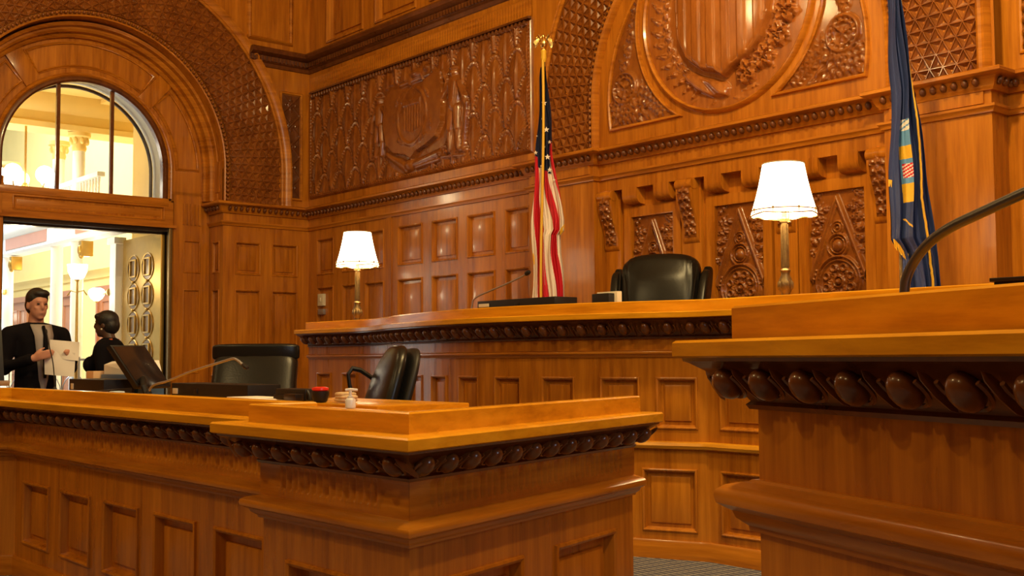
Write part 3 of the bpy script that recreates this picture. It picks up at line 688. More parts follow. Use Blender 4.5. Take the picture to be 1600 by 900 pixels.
C0 = lambda r, ext=0.0, n=56: arc_path(TL(XD), AY+0.02, GZ, r, ext, n)
m.sweep(C0(1.43, 0.35), [(0, 0), (0, .05), (.02, .07), (.045, .06), (.05, .13), (.075, .15), (.10, .15), (.105, .22), (.14, .24), (.15, 0)], NL)
m.sweep(C0(0.985, 0.35), [(0, 0), (0, .03), (.015, .045), (.03, .03), (.045, .035), (.05, 0)], NL)
m.build('archivolt', OAKH, wall_left)
m = MB()   # curved sunk panels of the archivolt, separated by plain keys
for a0, a1 in ((2, 43), (55, 120), (132, 178)):
    a0, a1 = R(a0), R(a1); pts = [(1.36*math.cos(a), 1.36*math.sin(a)) for a in np.linspace(a0, a1, 16)]+[(1.12*math.cos(a), 1.12*math.sin(a)) for a in np.linspace(a1, a0, 16)]
    m.sweep([V(XD, AY+.02+y, GZ+z) for y, z in pts], [(0, 0), (0, .02), (.012, .026), (.024, .012), (.03, .012), (.034, 0)], NL, closed=True)
m.build('curved_panel', OAKH, wall_left)
m = MB()
for a in (49, 126):
    a = R(a); d = V(0, math.cos(a), math.sin(a)); t = V(0, -math.sin(a), math.cos(a))
    m.obox(V(XD+0.01, AY+.02, GZ)+d*1.23, V(.022, 0, 0), t*0.10, d*0.20, bev=0.008)
m.build('key_block', OAKV, wall_left)
# lattice band on the front plane
m = MB(); lattice(m, TL(XL), NL, AY, AZ, 1.64, 2.33, AZ-3.18, AZ-3.18, 7, 0.098, depth=0.034, lift=0.03); m.build('carved_lattice_band', CARVE, wall_left, recalc=False, flat=True)
m = MB(); m.sweep(arc_path(TL(XL), AY, AZ, 2.33, AZ-3.18), [(0, 0), (0, .045), (.02, .06), (.04, .045), (.07, .05), (.11, .085), (.13, .085), (.15, .0)], NL)
m.sweep(arc_path(TL(XL), AY, AZ, 1.56, AZ-3.18), [(0, -.02), (0, .03), (.015, .035), (.015, -.02)], NL); m.build('arch_moulding', OAKH, wall_left)
m = MB()
for p, t in walk(arc_path(TL(XL+0.028), AY, AZ, 1.608, AZ-3.18), 0.052): m.ell(p, t*0.021, t.cross(NL)*0.024, NL*0.022, 8, 5)
m.build('bead_moulding', CARVE, wall_left)
m = MB(); m.sweep([V(XL, -8, 0), V(XL, AY-AR, 0), V(XD, AY-AR, 0)], lowc); m.build('cornice', OAKH, wall_left)
# narrow carved panel by the corner
us = np.arange(7.10, 7.36, 0.007); vs = np.arange(3.30, 4.62, 0.007); U_, V_ = np.meshgrid(us, vs, indexing='ij'); H = np.full(U_.shape, 0.002)
for i in range(5):
    z = 3.30+0.265*i; H = np.maximum.reduce([H, seg(U_, V_, 7.10, z, 7.36, z+.265, .010, .016), seg(U_, V_, 7.36, z, 7.10, z+.265, .010, .010)])
    for q in range(4): H = np.maximum(H, leaf(U_, V_, 7.23, z+.13, q*PI/2+PI/4*0, .11, .03, .016, 3))
m = MB(); heightfield(m, M_left(XL), us, vs, H); m.build('carved_strip', CARVED, wall_left, recalc=False, sharp=80)
m = MB(); frame_rect(m, 7.09, 7.37, 3.29, 4.63, [(-.005, 0), (-.005, .02), (.012, .026), (.025, .01), (.025, 0)], NL, TL(XL))
for k in range(2): frame_rect(m, 6.66+0.0*k, 7.20, 5.30, 7.3, [(0, 0), (0, .02), (.02, .035), (.05, .01), (.055, 0)], NL, TL(XL)); break
m.build('panel_moulding', OAKH, wall_left)
m = MB()
for i in range(6): frame_rect(m, -1.0+1.0*i-5, -0.2+1.0*i-5, 3.5, 4.6, [(0, 0), (0, .02), (.02, .035), (.05, .01), (.055, 0)], NL, TL(XL))
m.build('panel_moulding', OAKH, wall_left)

# ---- fanlight window_1
m = MB()
m.sweep(arc_path(TL(XD-0.05), AY+.02, GZ, 0.925, 0.35, 48), [(0, -.02), (0, .06), (.02, .085), (.05, .085), (.09, .06), (.10, .055), (.10, -.02)], NL)
w1 = struct('window_1', m, CARVED)
m = MB(); m.box(XD-0.09, XD+0.03, AY-0.98, AY+1.02, 3.11, 3.20, bev=0.01); m.build('window_sill', OAKH, w1)
for y in (4.46, 5.085):
    m = MB(); h = math.sqrt(0.93**2-(y-AY-.02)**2)+GZ; m.box(XD-0.07, XD-0.03, y-0.02, y+0.02, 3.19, h); m.build('mullion', CARVED, w1)
for y0, y1 in ((3.845, 4.45), (4.47, 5.075), (5.095, 5.695)):
    n = 14; top = [(y0+(y1-y0)*i/n) for i in range(n+1)]
    def gz(y): return GZ+math.sqrt(max(0, 0.925**2-(y-AY-.02)**2))
    vs = [V(XD-0.05, y, 3.20) for y in top]+[V(XD-0.05, y, max(3.21, gz(y))) for y in top]
    m = MB(); m.add(vs, [(i, i+1, n+2+i, n+1+i) for i in range(n)]); m.build('pane', GLASS, w1)
# ---- transom panel under it
m = MB(); panelled(m, lambda s, z, d=0: V(XD+0.02+d, s, z), 3.85, 5.83, 2.87, 3.16, [(3.96, 5.72, 2.93, 3.10)], k=0.8); m.box(XD-0.02, XD+0.05, 3.80, 5.86, 2.845, 2.88); struct('trim_1', m, OAKH)
# ---- bronze door frame, reveal and the open brass leaf
m = MB(); m.box(-13.62, XD-0.01, 5.79, 5.84, 0, 2.87); m.box(-13.62, XD-0.01, 3.78, 3.88, 0, 2.87); m.box(-13.62, XD-0.01, 3.78, 5.84, 2.80, 2.90)
m.box(-13.4, -13.3, 3.85, 5.78, 2.775, 2.81)
door = thing('door_1', None, None, (-13.4, 5.72, 0), kind='structure')
m.build('door_frame', DARKM, door)
m = MB(); m.box(XD-0.02, XD+0.03, 5.775, 5.82, 0, 2.86, bev=0.008); m.build('brass_edge', BRASSD, door)
m = MB(); m.box(-14.48, -13.30, 5.73, 5.78, 0.02, 2.80, bev=0.01); lf = m.build('door_leaf', LEAFB, door)
for xc in (-13.68, -14.12):
    for k in range(7):
        zc = 2.41-0.355*k
        m = MB(); pts = [V(xc+0.178*math.cos(a), 5.655, zc+0.165*math.sin(a)) for a in np.linspace(0, 2*PI, 29)[:-1]]
        m.tube(pts, 0.010, 6, closed=True)
        m.box(xc-0.085, xc+0.085, 5.635, 5.66, zc+0.095, zc+0.115, bev=0.004); m.box(xc-0.085, xc+0.085, 5.635, 5.66, zc-0.115, zc-0.095, bev=0.004)
        m.box(xc-0.095, xc-0.075, 5.635, 5.66, zc-0.115, zc+0.115, bev=0.004); m.box(xc+0.075, xc+0.095, 5.635, 5.66, zc-0.115, zc+0.115, bev=0.004)
        m.sph((xc, 5.645, zc-0.1775), (0.03, 0.018, 0.022), 8, 6)
        m.v = [(a, b+.07, c) for a, b, c in m.v]; o = m.build('oval_grille', LEAFB, lf)
        q = MB(); q.lathe([(0.158, 0.0), (0.158, 0.003)], (xc, 5.728, zc), 24, V(0, -1, 0))
        for i in range(0): pass
        for v in range(len(q.v)):
            x_, y_, z_ = q.v[v]; q.v[v] = (x_, y_, zc+(z_-zc)*0.98)
        q.build('oval_pane', plain('smoked_pane', (0.20, 0.12, 0.05), 0.25, metal=0.3) if k == 0 and xc == -13.68 else bpy.data.materials['smoked_pane'], o)
m = MB(); m.tube([V(-14.42, 5.66, 0.95), V(-14.42, 5.66, 1.25)], 0.014, 8); m.box(-14.435, -14.405, 5.66, 5.73, 0.96, 0.99); m.box(-14.435, -14.405, 5.66, 5.73, 1.21, 1.24); m.build('door_handle', BRASSD, lf)
# grey reveal of the fanlight and an outer metal ring
m = MB(); m.grid([[(x, AY+.02+1.0*math.cos(PI*i/40), GZ+1.0*math.sin(PI*i/40)) for x in (XD-0.08, -13.66)] for i in range(41)])
m.box(-13.66, XD-0.08, 5.77, 5.80, 2.9, GZ); m.box(-13.66, XD-0.08, 3.77, 3.80, 2.9, GZ); m.box(-13.66, XD-0.1, 3.8, 5.8, 3.0, 3.14)
struct('trim_2', m, GREYST)
m = MB(); m.tube(arc_path(TL(-13.62), AY+.02, GZ, 0.955, 0.4, 40), 0.022, 8); struct('trim_3', m, DARKM)
# ================================================================== HALL BEYOND THE DOOR
m = MB(); m.box(-28, XD-0.0, -3, 9, -0.12, -0.002); struct('floor_hall', m, MARBLE)
m = MB(); m.box(-16.2, XD-0.45, -3, 9, 4.80, 4.9); m.box(-16.0, -15.5, -3, 9, 4.36, 4.8)
m.sweep([V(-15.5, 9, 0), V(-15.5, -3, 0)][::-1], [(0, 4.35), (.03, 4.35), (.05, 4.42), (.02, 4.44), (.02, 4.56), (.07, 4.60), (.12, 4.70), (.14, 4.80), (0, 4.80)])
for y in np.arange(-2, 9, 1.3): m.box(-15.5, -13.7, y-0.06, y+0.06, 4.74, 4.8)
struct('ceiling_hall', m, YELLOW)
m = MB(); m.box(-28, -16.6, -3, 9, 7.9, 8.0); m.box(-28, -27.9, -3, 9, 0, 8); m.box(-28, -13.6, -3.1, -3, 0, 8); struct('wall_hall_end', m, WHITE)
m = MB(); m.box(-28, -13.62, 7.6, 7.75, 0, 8); m.box(-14.52, -13.62, 5.86, 7.6, 0, 5.0)
m.sweep([V(-28, 7.6, 0), V(-14.22, 7.6, 0)], [(0, 2.72), (.03, 2.72), (.05, 2.80), (.12, 2.86), (.12, 2.90), (0, 2.92)])
m.sweep([V(-28, 7.6, 0), V(-14.22, 7.6, 0)], [(0, .0), (.03, .0), (.03, .2), (0, .22)])
struct('wall_hall_side', m, YELLOW)
# grey-white arched upper windows of the hall end
m = MB()
for yc in (1.2, 3.6, 6.0):
    m.sweep(arc_path(TL(-27.85), yc, 5.4, 0.85, 1.5, 24), [(0, 0), (0, .1), (.16, .1), (.16, 0)], NL); m.box(-27.88, -27.8, yc-0.02, yc+0.02, 3.9, 6.3); m.box(-27.88, -27.8, yc-0.85, yc+0.85, 5.3, 5.36)
o = struct('window_3', m, WHITE)
m = MB()
for yc in (1.2, 3.6, 6.0):
    n = 20; m.add([V(-27.84, yc, 4.0)]+[V(-27.84, yc+0.85*math.cos(PI*i/n), 5.4+0.85*math.sin(PI*i/n)) for i in range(n+1)]+[V(-27.84, yc-0.85, 3.9), V(-27.84, yc+0.85, 3.9)], [tuple([0]+[n+3]+list(range(1, n+2))+[n+2])])
m.build('pane', plain('hall_window_pane', (0.35, 0.45, 0.6), 0.2, emit=(0.5, 0.65, 0.9), es=0.6), o)
# red-brown doors of the side wall
for i, x in enumerate((-24.6, -22.0, -19.6, -16.6)):
    m = MB(); panelled(m, lambda s, z, d=0: V(s, 7.56-d, z), x-0.55, x+0.55, 0, 2.45, [(x-0.42, x-0.06, .2, 1.0), (x+.06, x+.42, .2, 1.0), (x-0.42, x-.06, 1.15, 2.3), (x+.06, x+.42, 1.15, 2.3)])
    m.box(x-0.62, x+0.62, 7.57, 7.6, 0, 2.55); m.box(x-0.62, x-0.55, 7.52, 7.6, 0, 2.55); m.box(x+0.55, x+0.62, 7.52, 7.6, 0, 2.55); m.box(x-0.65, x+0.65, 7.52, 7.6, 2.45, 2.56)
    struct('door_%d' % (i+2), m, DOORW)
# white iron columns, beam and balcony of the colonnade
def column(x, label, r=0.085):
    t = thing('hall_column', label, 'column', (x, 5.55, 0), group='white hall columns')
    m = MB(); m.lathe([(r, 0.2), (r*0.97, 2.7), (r*0.95, 4.14)], (x, 5.55, 0), 20); m.build('shaft', WHITE, t)
    m = MB(); m.box(x-.13, x+.13, 5.42, 5.68, 0, .12, bev=.01); m.lathe([(.12, .12), (.13, .15), (.11, .19), (.09, .22)], (x, 5.55, 0), 20); m.build('base', WHITE, t)
    m = MB(); m.lathe([(.085, 4.10), (.10, 4.14), (.09, 4.18), (.12, 4.28), (.15, 4.30), (.15, 4.35), (.08, 4.36)], (x, 5.55, 0), 20)
    for k in range(8): m.sph((x+.11*math.cos(k*PI/4), 5.55+.11*math.sin(k*PI/4), 4.24), (.03, .03, .05), 8, 6)
    m.build('capital', YELLOW, t)
column(-18.62, 'white round column farthest left through the doorway')
column(-16.42, 'white round column in the doorway, left one of the close pair')
column(-15.62, 'white round column in the doorway, right one of the close pair')
t = thing('hall_pilaster', 'square white pilaster carrying a wall lamp beside the open brass door', 'pilaster', (-14.65, 5.72, 0))
m = MB(); m.box(-14.75, -14.55, 5.66, 5.79, .25, 2.78, bev=.01); m.build('shaft', WHITE, t)
m = MB(); m.box(-14.78, -14.52, 5.63, 5.79, 0, .25, bev=.02); m.build('base', WHITE, t); m = MB(); m.box(-14.78, -14.52, 5.63, 5.79, 2.76, 2.845, bev=.01); m.build('capital', WHITE, t)
t = thing('balcony_beam', 'white beam with rust red panels across the tops of the hall columns', 'beam', (-18, 5.55, 2.8))
m = MB()
m.sweep([V(-27.8, 5.55, 0), V(-13.7, 5.55, 0)], [(-.10, 2.86), (.09, 2.86), (.11, 2.90), (.09, 2.93), (.09, 3.13), (.12, 3.16), (.15, 3.20), (.15, 3.25), (-.10, 3.25)])
m.build('beam', WHITE, t)
for a, b in ((-18.45, -16.6), (-20.7, -18.8), (-15.45, -14.5), (-27, -21.1)):
    m = MB(); m.box(a, b, 5.452, 5.47, 2.95, 3.12); m.build('panel', PINK, t)
m = MB(); m.box(-27.8, -14.8, 5.50, 5.60, 3.66, 3.72); m.build('handrail', WHITE, t)
m = MB()
for x in np.arange(-25, -14.8, 0.11): m.lathe([(.016, 3.25), (.028, 3.32), (.014, 3.42), (.014, 3.56), (.022, 3.62), (.022, 3.66)], (x, 5.55, 0), 8)
m.build('baluster_row', WHITE, t, kind='stuff')
def bracket(x, label):
    m = MB(); m.box(x-.06, x+.06, 5.46, 5.62, 2.64, 2.845, bev=.01); m.sph((x, 5.46, 2.72), (.05, .03, .07), 12, 8); m.sph((x, 5.48, 2.64), (.035, .03, .035), 10, 8)
    o = m.build('gilt_bracket', LEAFB); o['label'] = label; o['category'] = 'bracket'; o['group'] = 'gilt brackets'
bracket(-15.28, 'gilt carved bracket under the beam right of the paired columns'); bracket(-18.22, 'gilt carved bracket under the beam beside the leftmost column')
# railing
t = thing('iron_railing', 'low iron railing with looped scrolls in the hall behind the two people', 'railing', (-14.9, 4.0, 0))
m = MB(); m.box(-14.93, -14.87, 1.5, 5.45, 1.25, 1.28, bev=.005); m.build('top_rail', SATIN, t)
m = MB(); m.box(-14.91, -14.89, 1.5, 5.45, .10, .12)
for y in np.arange(1.6, 5.45, 0.32):
    m.tube([V(-14.9, y, 0.1), V(-14.9, y, 1.26)], .010, 6)
    for q in (0.4, 0.85): m.tube([V(-14.9, y+.16+.15*math.cos(a), q+.22*math.sin(a)) for a in np.linspace(0, PI, 9)], .007, 5)
m.build('scrollwork', SATIN, t)
for y in (1.46, 5.30): m = MB(); m.box(-14.94, -14.86, y-.04, y+.04, 0, 1.3, bev=.005); m.build('post', SATIN, t)
# chandelier
def globe(name, c, r, parent): m = MB(); m.sph(c, r, 16, 12); return m.build(name, GLOBE, parent)
t = thing('hall_chandelier', 'brass hall chandelier with glowing globes seen through the arched window', 'chandelier', (-15.6, 4.84, 5.0))
m = MB(); m.tube([V(-15.6, 4.84, 3.55), V(-15.6, 4.84, 4.95)], .016, 8); m.lathe([(.05, 4.9), (.09, 5.0)], (-15.6, 4.84, 0), 14); m.lathe([(.02, 3.4), (.06, 3.46), (.07, 3.52), (.03, 3.6)], (-15.6, 4.84, 0), 14); m.build('stem', BRASS, t)
for k in range(5):
    a = k*2*PI/5+0.5; d = V(math.cos(a), math.sin(a), 0); c = V(-15.6, 4.84, 3.5)
    m = MB(); m.tube([c, c+d*.15-Z3*.06, c+d*.28-Z3*.02, c+d*.33+Z3*.08], .010, 6); arm = m.build('arm', BRASS, t); globe('globe', tuple(c+d*.33+Z3*.19), .115, arm)
# standard lamp with glass bowl
t = thing('standard_lamp', 'tall brass hall lamp with a lit glass bowl right of the paired columns', 'lamp', (-14.62, 5.20, 0))
m = MB(); m.lathe([(.16, 0), (.16, .04), (.05, .08), (.025, .3), (.02, 1.2), (.035, 1.3), (.02, 1.4), (.015, 2.25), (.04, 2.28)], (-14.62, 5.2, 0), 14); m.build('stand', BRASS, t)
m = MB(); m.lathe([(.03, 2.28), (.08, 2.30), (.115, 2.38), (.125, 2.47), (.12, 2.47)], (-14.62, 5.2, 0), 20); m.build('bowl', GLOBE, t)
m = MB(); m.tube([V(-14.74, 5.12, 2.08), V(-14.70, 5.15, 2.14), V(-14.62, 5.2, 2.12), V(-14.54, 5.25, 2.14), V(-14.50, 5.28, 2.08)], .010, 6); m.build('arm', BRASS, t)
def sconce(p, d, label, r=.085):
    p = V(*p); d = V(*d); t = thing('wall_lamp', label, 'wall lamp', tuple(p), group='globe wall lamps')
    m = MB(); m.lathe([(.05, 0), (.04, .02), (.02, .03)], p, 12, d); m.tube([p, p+d*.12-Z3*.03, p+d*.2+Z3*.02], .010, 6); m.build('arm', BRASS, t)
    m = MB(); q = p+d*.2; m.lathe([(.03, -.06), (.07, -.03), (.10, .02), (.105, .06), (.09, .09), (.05, .11), (0, .115)], q-Z3*.05, 16); m.build('globe', GLOBE, t)
    m = MB(); m.sph(q-Z3*.12, .018, 8, 6); m.build('finial', BRASS, t)
sconce((-14.75, 5.66, 2.14), (-0.85, -0.5, 0), 'lit globe lamp reaching left from the square pilaster')
sconce((-18.55, 5.48, 2.32), (0.5, -.8, 0), 'lit globe lamp shining beside the head of the man in the hall')
sconce((-17.9, 7.60, 1.98), (0, -1, 0), 'lit globe lamp on the yellow wall left of the woman')
sconce((-25.2, 7.60, 2.2), (0, -1, 0), 'lit globe lamp on the yellow wall behind the shoulder of the man')

# ================================================================== DAIS
m = MB(); m.box(-10.3, -2.75, 5.95, 7.6, 0.0, 0.80); m.box(-10.3, -2.75, 5.90, 5.95, 0.0, .76); struct('trim_4', m, CARPET)

# ================================================================== COUNTERS
def counter(root, body, zt, zf, zl, zr, panels, over=.14, torus=.065, k=1.0, egg=.085, esize=.052, thick=.04, railu=(-.01, .04), flute=None, smooth_map=None, hz=None, torus_h=None):
    """body: plan path of the front face; zt torus top, zf frieze top, zl ledge top, zr rail top"""
    path = [V(x, y, 0) for x, y in body]; M = PathMap(body)
    m = MB(); cuts = list(M.c)
    panelled(m, M, 0, M.L, 0, zf, [p for p in panels], k=k, cuts=cuts); m.build('front_panelling', OAKV, root)
    m = MB(); m.sweep(path, [(-.02, 0), (.018, 0), (.018, .10), (.010, .115), (-.02, .115)]); m.build('plinth', OAKH, root)
    th = torus_h or .08
    m = MB(); m.sweep(path, [(-.01, zt), (.012, zt), (.018, zt-.05*th), (.03, zt-.06*th), (torus*.75, zt-.12*th), (torus*.95, zt-.22*th), (torus, zt-.34*th), (torus*.95, zt-.48*th), (torus*.72, zt-.58*th), (torus*.60, zt-.62*th), (torus*.52, zt-.76*th), (torus*.25, zt-.90*th), (torus*.22, zt-th), (-.01, zt-th)])
    m.build('torus_moulding', OAKH, root)
    e0, e1 = zf, zl-thick-.012; u0, u1 = .012, over*.80
    m = MB(); q = [(u0+(u1-u0)*(1-math.cos(a)), e0+(e1-e0)*math.sin(a)) for a in np.linspace(0, PI/2, 7)]
    q = [(u0+(u1-u0)*f_**1.35, e0+(e1-e0)*f_) for f_ in np.linspace(0, 1, 6)]
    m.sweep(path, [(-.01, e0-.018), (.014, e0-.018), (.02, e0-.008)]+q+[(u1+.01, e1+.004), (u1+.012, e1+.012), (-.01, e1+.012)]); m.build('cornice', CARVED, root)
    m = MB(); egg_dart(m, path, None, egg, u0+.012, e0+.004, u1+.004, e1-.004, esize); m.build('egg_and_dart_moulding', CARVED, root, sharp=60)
    m = MB(); m.sweep(path, [(-.10, zl-thick), (over-.006, zl-thick), (over, zl-thick+.004), (over, zl-.006), (over-.006, zl), (-.10, zl)]); m.build('ledge', OAKL, root)
    m = MB(); m.sweep(path, [(railu[0], zl-.002), (railu[1], zl-.002), (railu[1], zr-.005), (railu[1]-.005, zr), (railu[0]+.005, zr), (railu[0], zr-.005)]); m.build('top_rail', OAKL, root)
    if flute:
        m = MB()
        for a, b, z0, z1 in flute:
            lo = max(q for q in M.c if q <= a+.01)+.0005; hi = min(q for q in M.c if q >= b-.01)-.0005; cv = lambda q: (0 if q < .01 or q > M.L-.01 else .0095*math.tan((M.p[M.c.index(q)]-M.p[M.c.index(q)-1]).angle(M.p[M.c.index(q)+1]-M.p[M.c.index(q)])/2)*(1 if (M.p[M.c.index(q)]-M.p[M.c.index(q)-1]).cross(M.p[M.c.index(q)+1]-M.p[M.c.index(q)]).z > 0 else -1)); e_lo, e_hi = cv(max(q for q in M.c if q <= a+.01)), cv(min(q for q in M.c if q >= b-.01)); tg = (M(hi, 0)-M(lo, 0)).normalized()
            us = np.concatenate([[lo], np.arange(a, b, .0046), [hi]]); vs = [zt-.004, z0, z0+.006, z0+.014, z1-.014, z1-.006, z1, zf-.01]; ph = np.abs(np.cos(PI*(us-a)/.040))**4; ph[0] = ph[-1] = 0
            P = [[tuple(M(u, z, .0095-(0.0 if j in (0, 1, 6, 7) else .009*ph[i]*(1 if j in (3, 4) else .6)))+tg*(-e_lo if i == 0 else e_hi if i == len(us)-1 else 0)) for j, z in enumerate(vs)] for i, u in enumerate(us)]
            m.grid(P)
        m.build('fluted_band', OAKH, root, sharp=28)
    return M
# ---- clerk's desk
body = [(-8.30, .745), (-7.08, 2.18), (-3.69, 2.18), (-3.69, 1.98), (-2.80, 1.98), (-3.26, 3.41)]
desk = thing('clerk_desk', 'long oak clerk desk with egg-and-dart edge running across the lower left', 'desk', (-5, 2.5, 0))
Mc = PathMap(body); s1 = Mc.c[1]; s3 = Mc.c[3]; s4 = Mc.c[4]
pan = [(s1+.15+.612*i, s1+.15+.612*i+.44, .20, .56) for i in range(5)]+[(.2+.6*i, .62+.6*i, .20, .56) for i in range(2)]+[(s3+.17, s3+.72, .18, .57), (s4+.16, s4+.64, .18, .58), (s4+.86, s4+1.34, .18, .58)]
counter(desk, body, .775, .905, 1.03, 1.094, pan, flute=[(s1+.12, s1+3.34, .80, .885), (s3+.12, s3+.76, .80, .885), (s4+.10, s4+1.40, .80, .885)], egg=.125)
m = MB(); m.box(-7.02, -3.25, 2.14, 2.86, .995, 1.026); m.add([V(-3.66, 2.02, 1.024), V(-2.86, 2.02, 1.024), V(-3.27, 3.36, 1.024), V(-3.66, 3.30, 1.024), V(-3.66, 2.02, .99), V(-2.86, 2.02, .99), V(-3.27, 3.36, .99), V(-3.66, 3.30, .99)], [(0, 1, 2, 3), (4, 5, 6, 7), (0, 1, 5, 4), (1, 2, 6, 5), (2, 3, 7, 6), (3, 0, 4, 7)]); m.build('worktop', OAKL, desk)
m = MB(); m.box(-4.62, -3.63, 2.42, 2.86, 1.024, 1.072, bev=.004); m.build('raised_shelf', OAKL, desk)
for x in (-6.96, -5.17, -3.72): m = MB(); m.box(x-.03, x+.03, 2.22, 2.84, 0, 1.0); m.build('side_panel', OAKV, desk)
# ---- judges' bench
bl = [(-9.70, 5.68), (-8.95, 5.68), (-8.62, 5.67), (-8.35, 5.62), (-8.05, 5.52), (-7.70, 5.38), (-7.30, 5.27), (-6.9, 5.175), (-6.5, 5.115), (-6.15, 5.10), (-5.8, 5.13), (-5.45, 5.20), (-5.15, 5.29), (-4.88, 5.40), (-4.62, 5.515), (-2.70, 5.515)]
def smooth(pts, fix=()):
    out = []
    for i in range(len(pts)-1):
        p0, p1, p2, p3 = pts[max(0, i-1)], pts[i], pts[i+1], pts[min(len(pts)-1, i+2)]
        if i+1 in fix: p3 = p2
        if i in fix: p0 = p1
        for k in range(3):
            t = k/3; out.append(tuple(.5*(2*p1[d]+(p2[d]-p0[d])*t+(2*p0[d]-5*p1[d]+4*p2[d]-p3[d])*t*t+(3*p1[d]-p0[d]-3*p2[d]+p3[d])*t**3) for d in (0, 1)))
    out.append(pts[-1]); return out
bb = smooth(bl[:15])+[bl[15]]
bench = thing('judge_bench', 'high curved oak judges bench with panelled front below the lamps', 'judge bench', (-6.1, 5.5, 0))
Mb = PathMap(bb)
px = [(-9.55, -9.30), (-9.12, -8.87), (-8.50, -8.26), (-8.05, -7.82), (-7.66, -7.42), (-7.24, -7.0), (-6.86, -6.61), (-6.44, -6.19), (-6.03, -5.78), (-5.60, -5.35), (-5.22, -4.92), (-4.98+.17, -4.70+.02)]
px = [(-9.55, -9.30), (-9.10, -8.85)]+[(x, x+.265) for x in np.arange(-8.42, -4.75, .447)]
px = px[:-1]+[(-4.93, -4.68)] if px[-1][1] > -4.66 else px
pan = []
for a, b in px: pan.append((Mb.sx(a), Mb.sx(b), .80, 1.125))
for a, b in ((-9.55, -8.85), (-8.42, -7.70), (-7.53, -6.80), (-6.63, -5.90), (-5.73, -5.15), (-5.02, -4.69)): pan.append((Mb.sx(a), Mb.sx(b), .165, .555))
for i in range(3): s = Mb.sx(-4.53)+.62*i; pan.append((s, s+.42, .80, 1.125)); pan.append((s, s+.42, .165, .555))
counter(bench, bb, 1.295, 1.385, 1.53, 1.605, pan, over=.165, torus=.035, egg=.145, esize=.060, k=.85, torus_h=.045)
m = MB(); pth = [V(x, y, 0) for x, y in bb]; m.sweep(pth, [(-.01, .725), (.010, .725), (.030, .718), (.038, .70), (.030, .682), (.010, .675), (-.01, .675)]); m.build('chair_rail', OAKL, bench)
m = MB(); P = [[(x, y+.03, 1.5), (x, 6.22, 1.5)] for x, y in bb]; Q = [[(x, y+.03, 1.46), (x, 6.22, 1.46)] for x, y in bb]
m.grid(P); m.grid(Q); m.grid([[p[1], q[1]] for p, q in zip(P, Q)]); m.box(-9.68, -9.62, 5.72, 6.2, .8, 1.5); m.box(-2.8, -2.74, 5.6, 6.2, .8, 1.5); m.build('worktop', OAKL, bench)
# ---- near counter at the right
e = V(.943, -.332, 0); n_ = V(-.332, -.943, 0); c0 = V(-1.615, 2.10, 0)
body = [tuple((c0-n_*1.3)[:2]), tuple(c0[:2]), tuple((c0+e*3.0)[:2])]
blk = thing('witness_stand', 'large oak stand with plain frieze and heavy round moulding at the right edge', 'witness stand', tuple(c0))
counter(blk, body, .975, 1.150, 1.288, 1.365, [(1.3+.35+.75*i, 1.3+.35+.75*i+.5, .2, .80) for i in range(3)], over=.14, torus=.075, egg=.145, esize=.060, k=1.2, torus_h=.115, thick=.040)
m = MB(); a = c0-n_*.03+e*.03; q = [a, a+e*2.9, a+e*2.9-n_*.9, a-n_*.9]; m.add([p+Z3*1.28 for p in q]+[p+Z3*1.25 for p in q], [(0, 1, 2, 3), (4, 5, 6, 7), (0, 1, 5, 4), (1, 2, 6, 5), (2, 3, 7, 6), (3, 0, 4, 7)]); m.build('worktop', OAKL, blk)

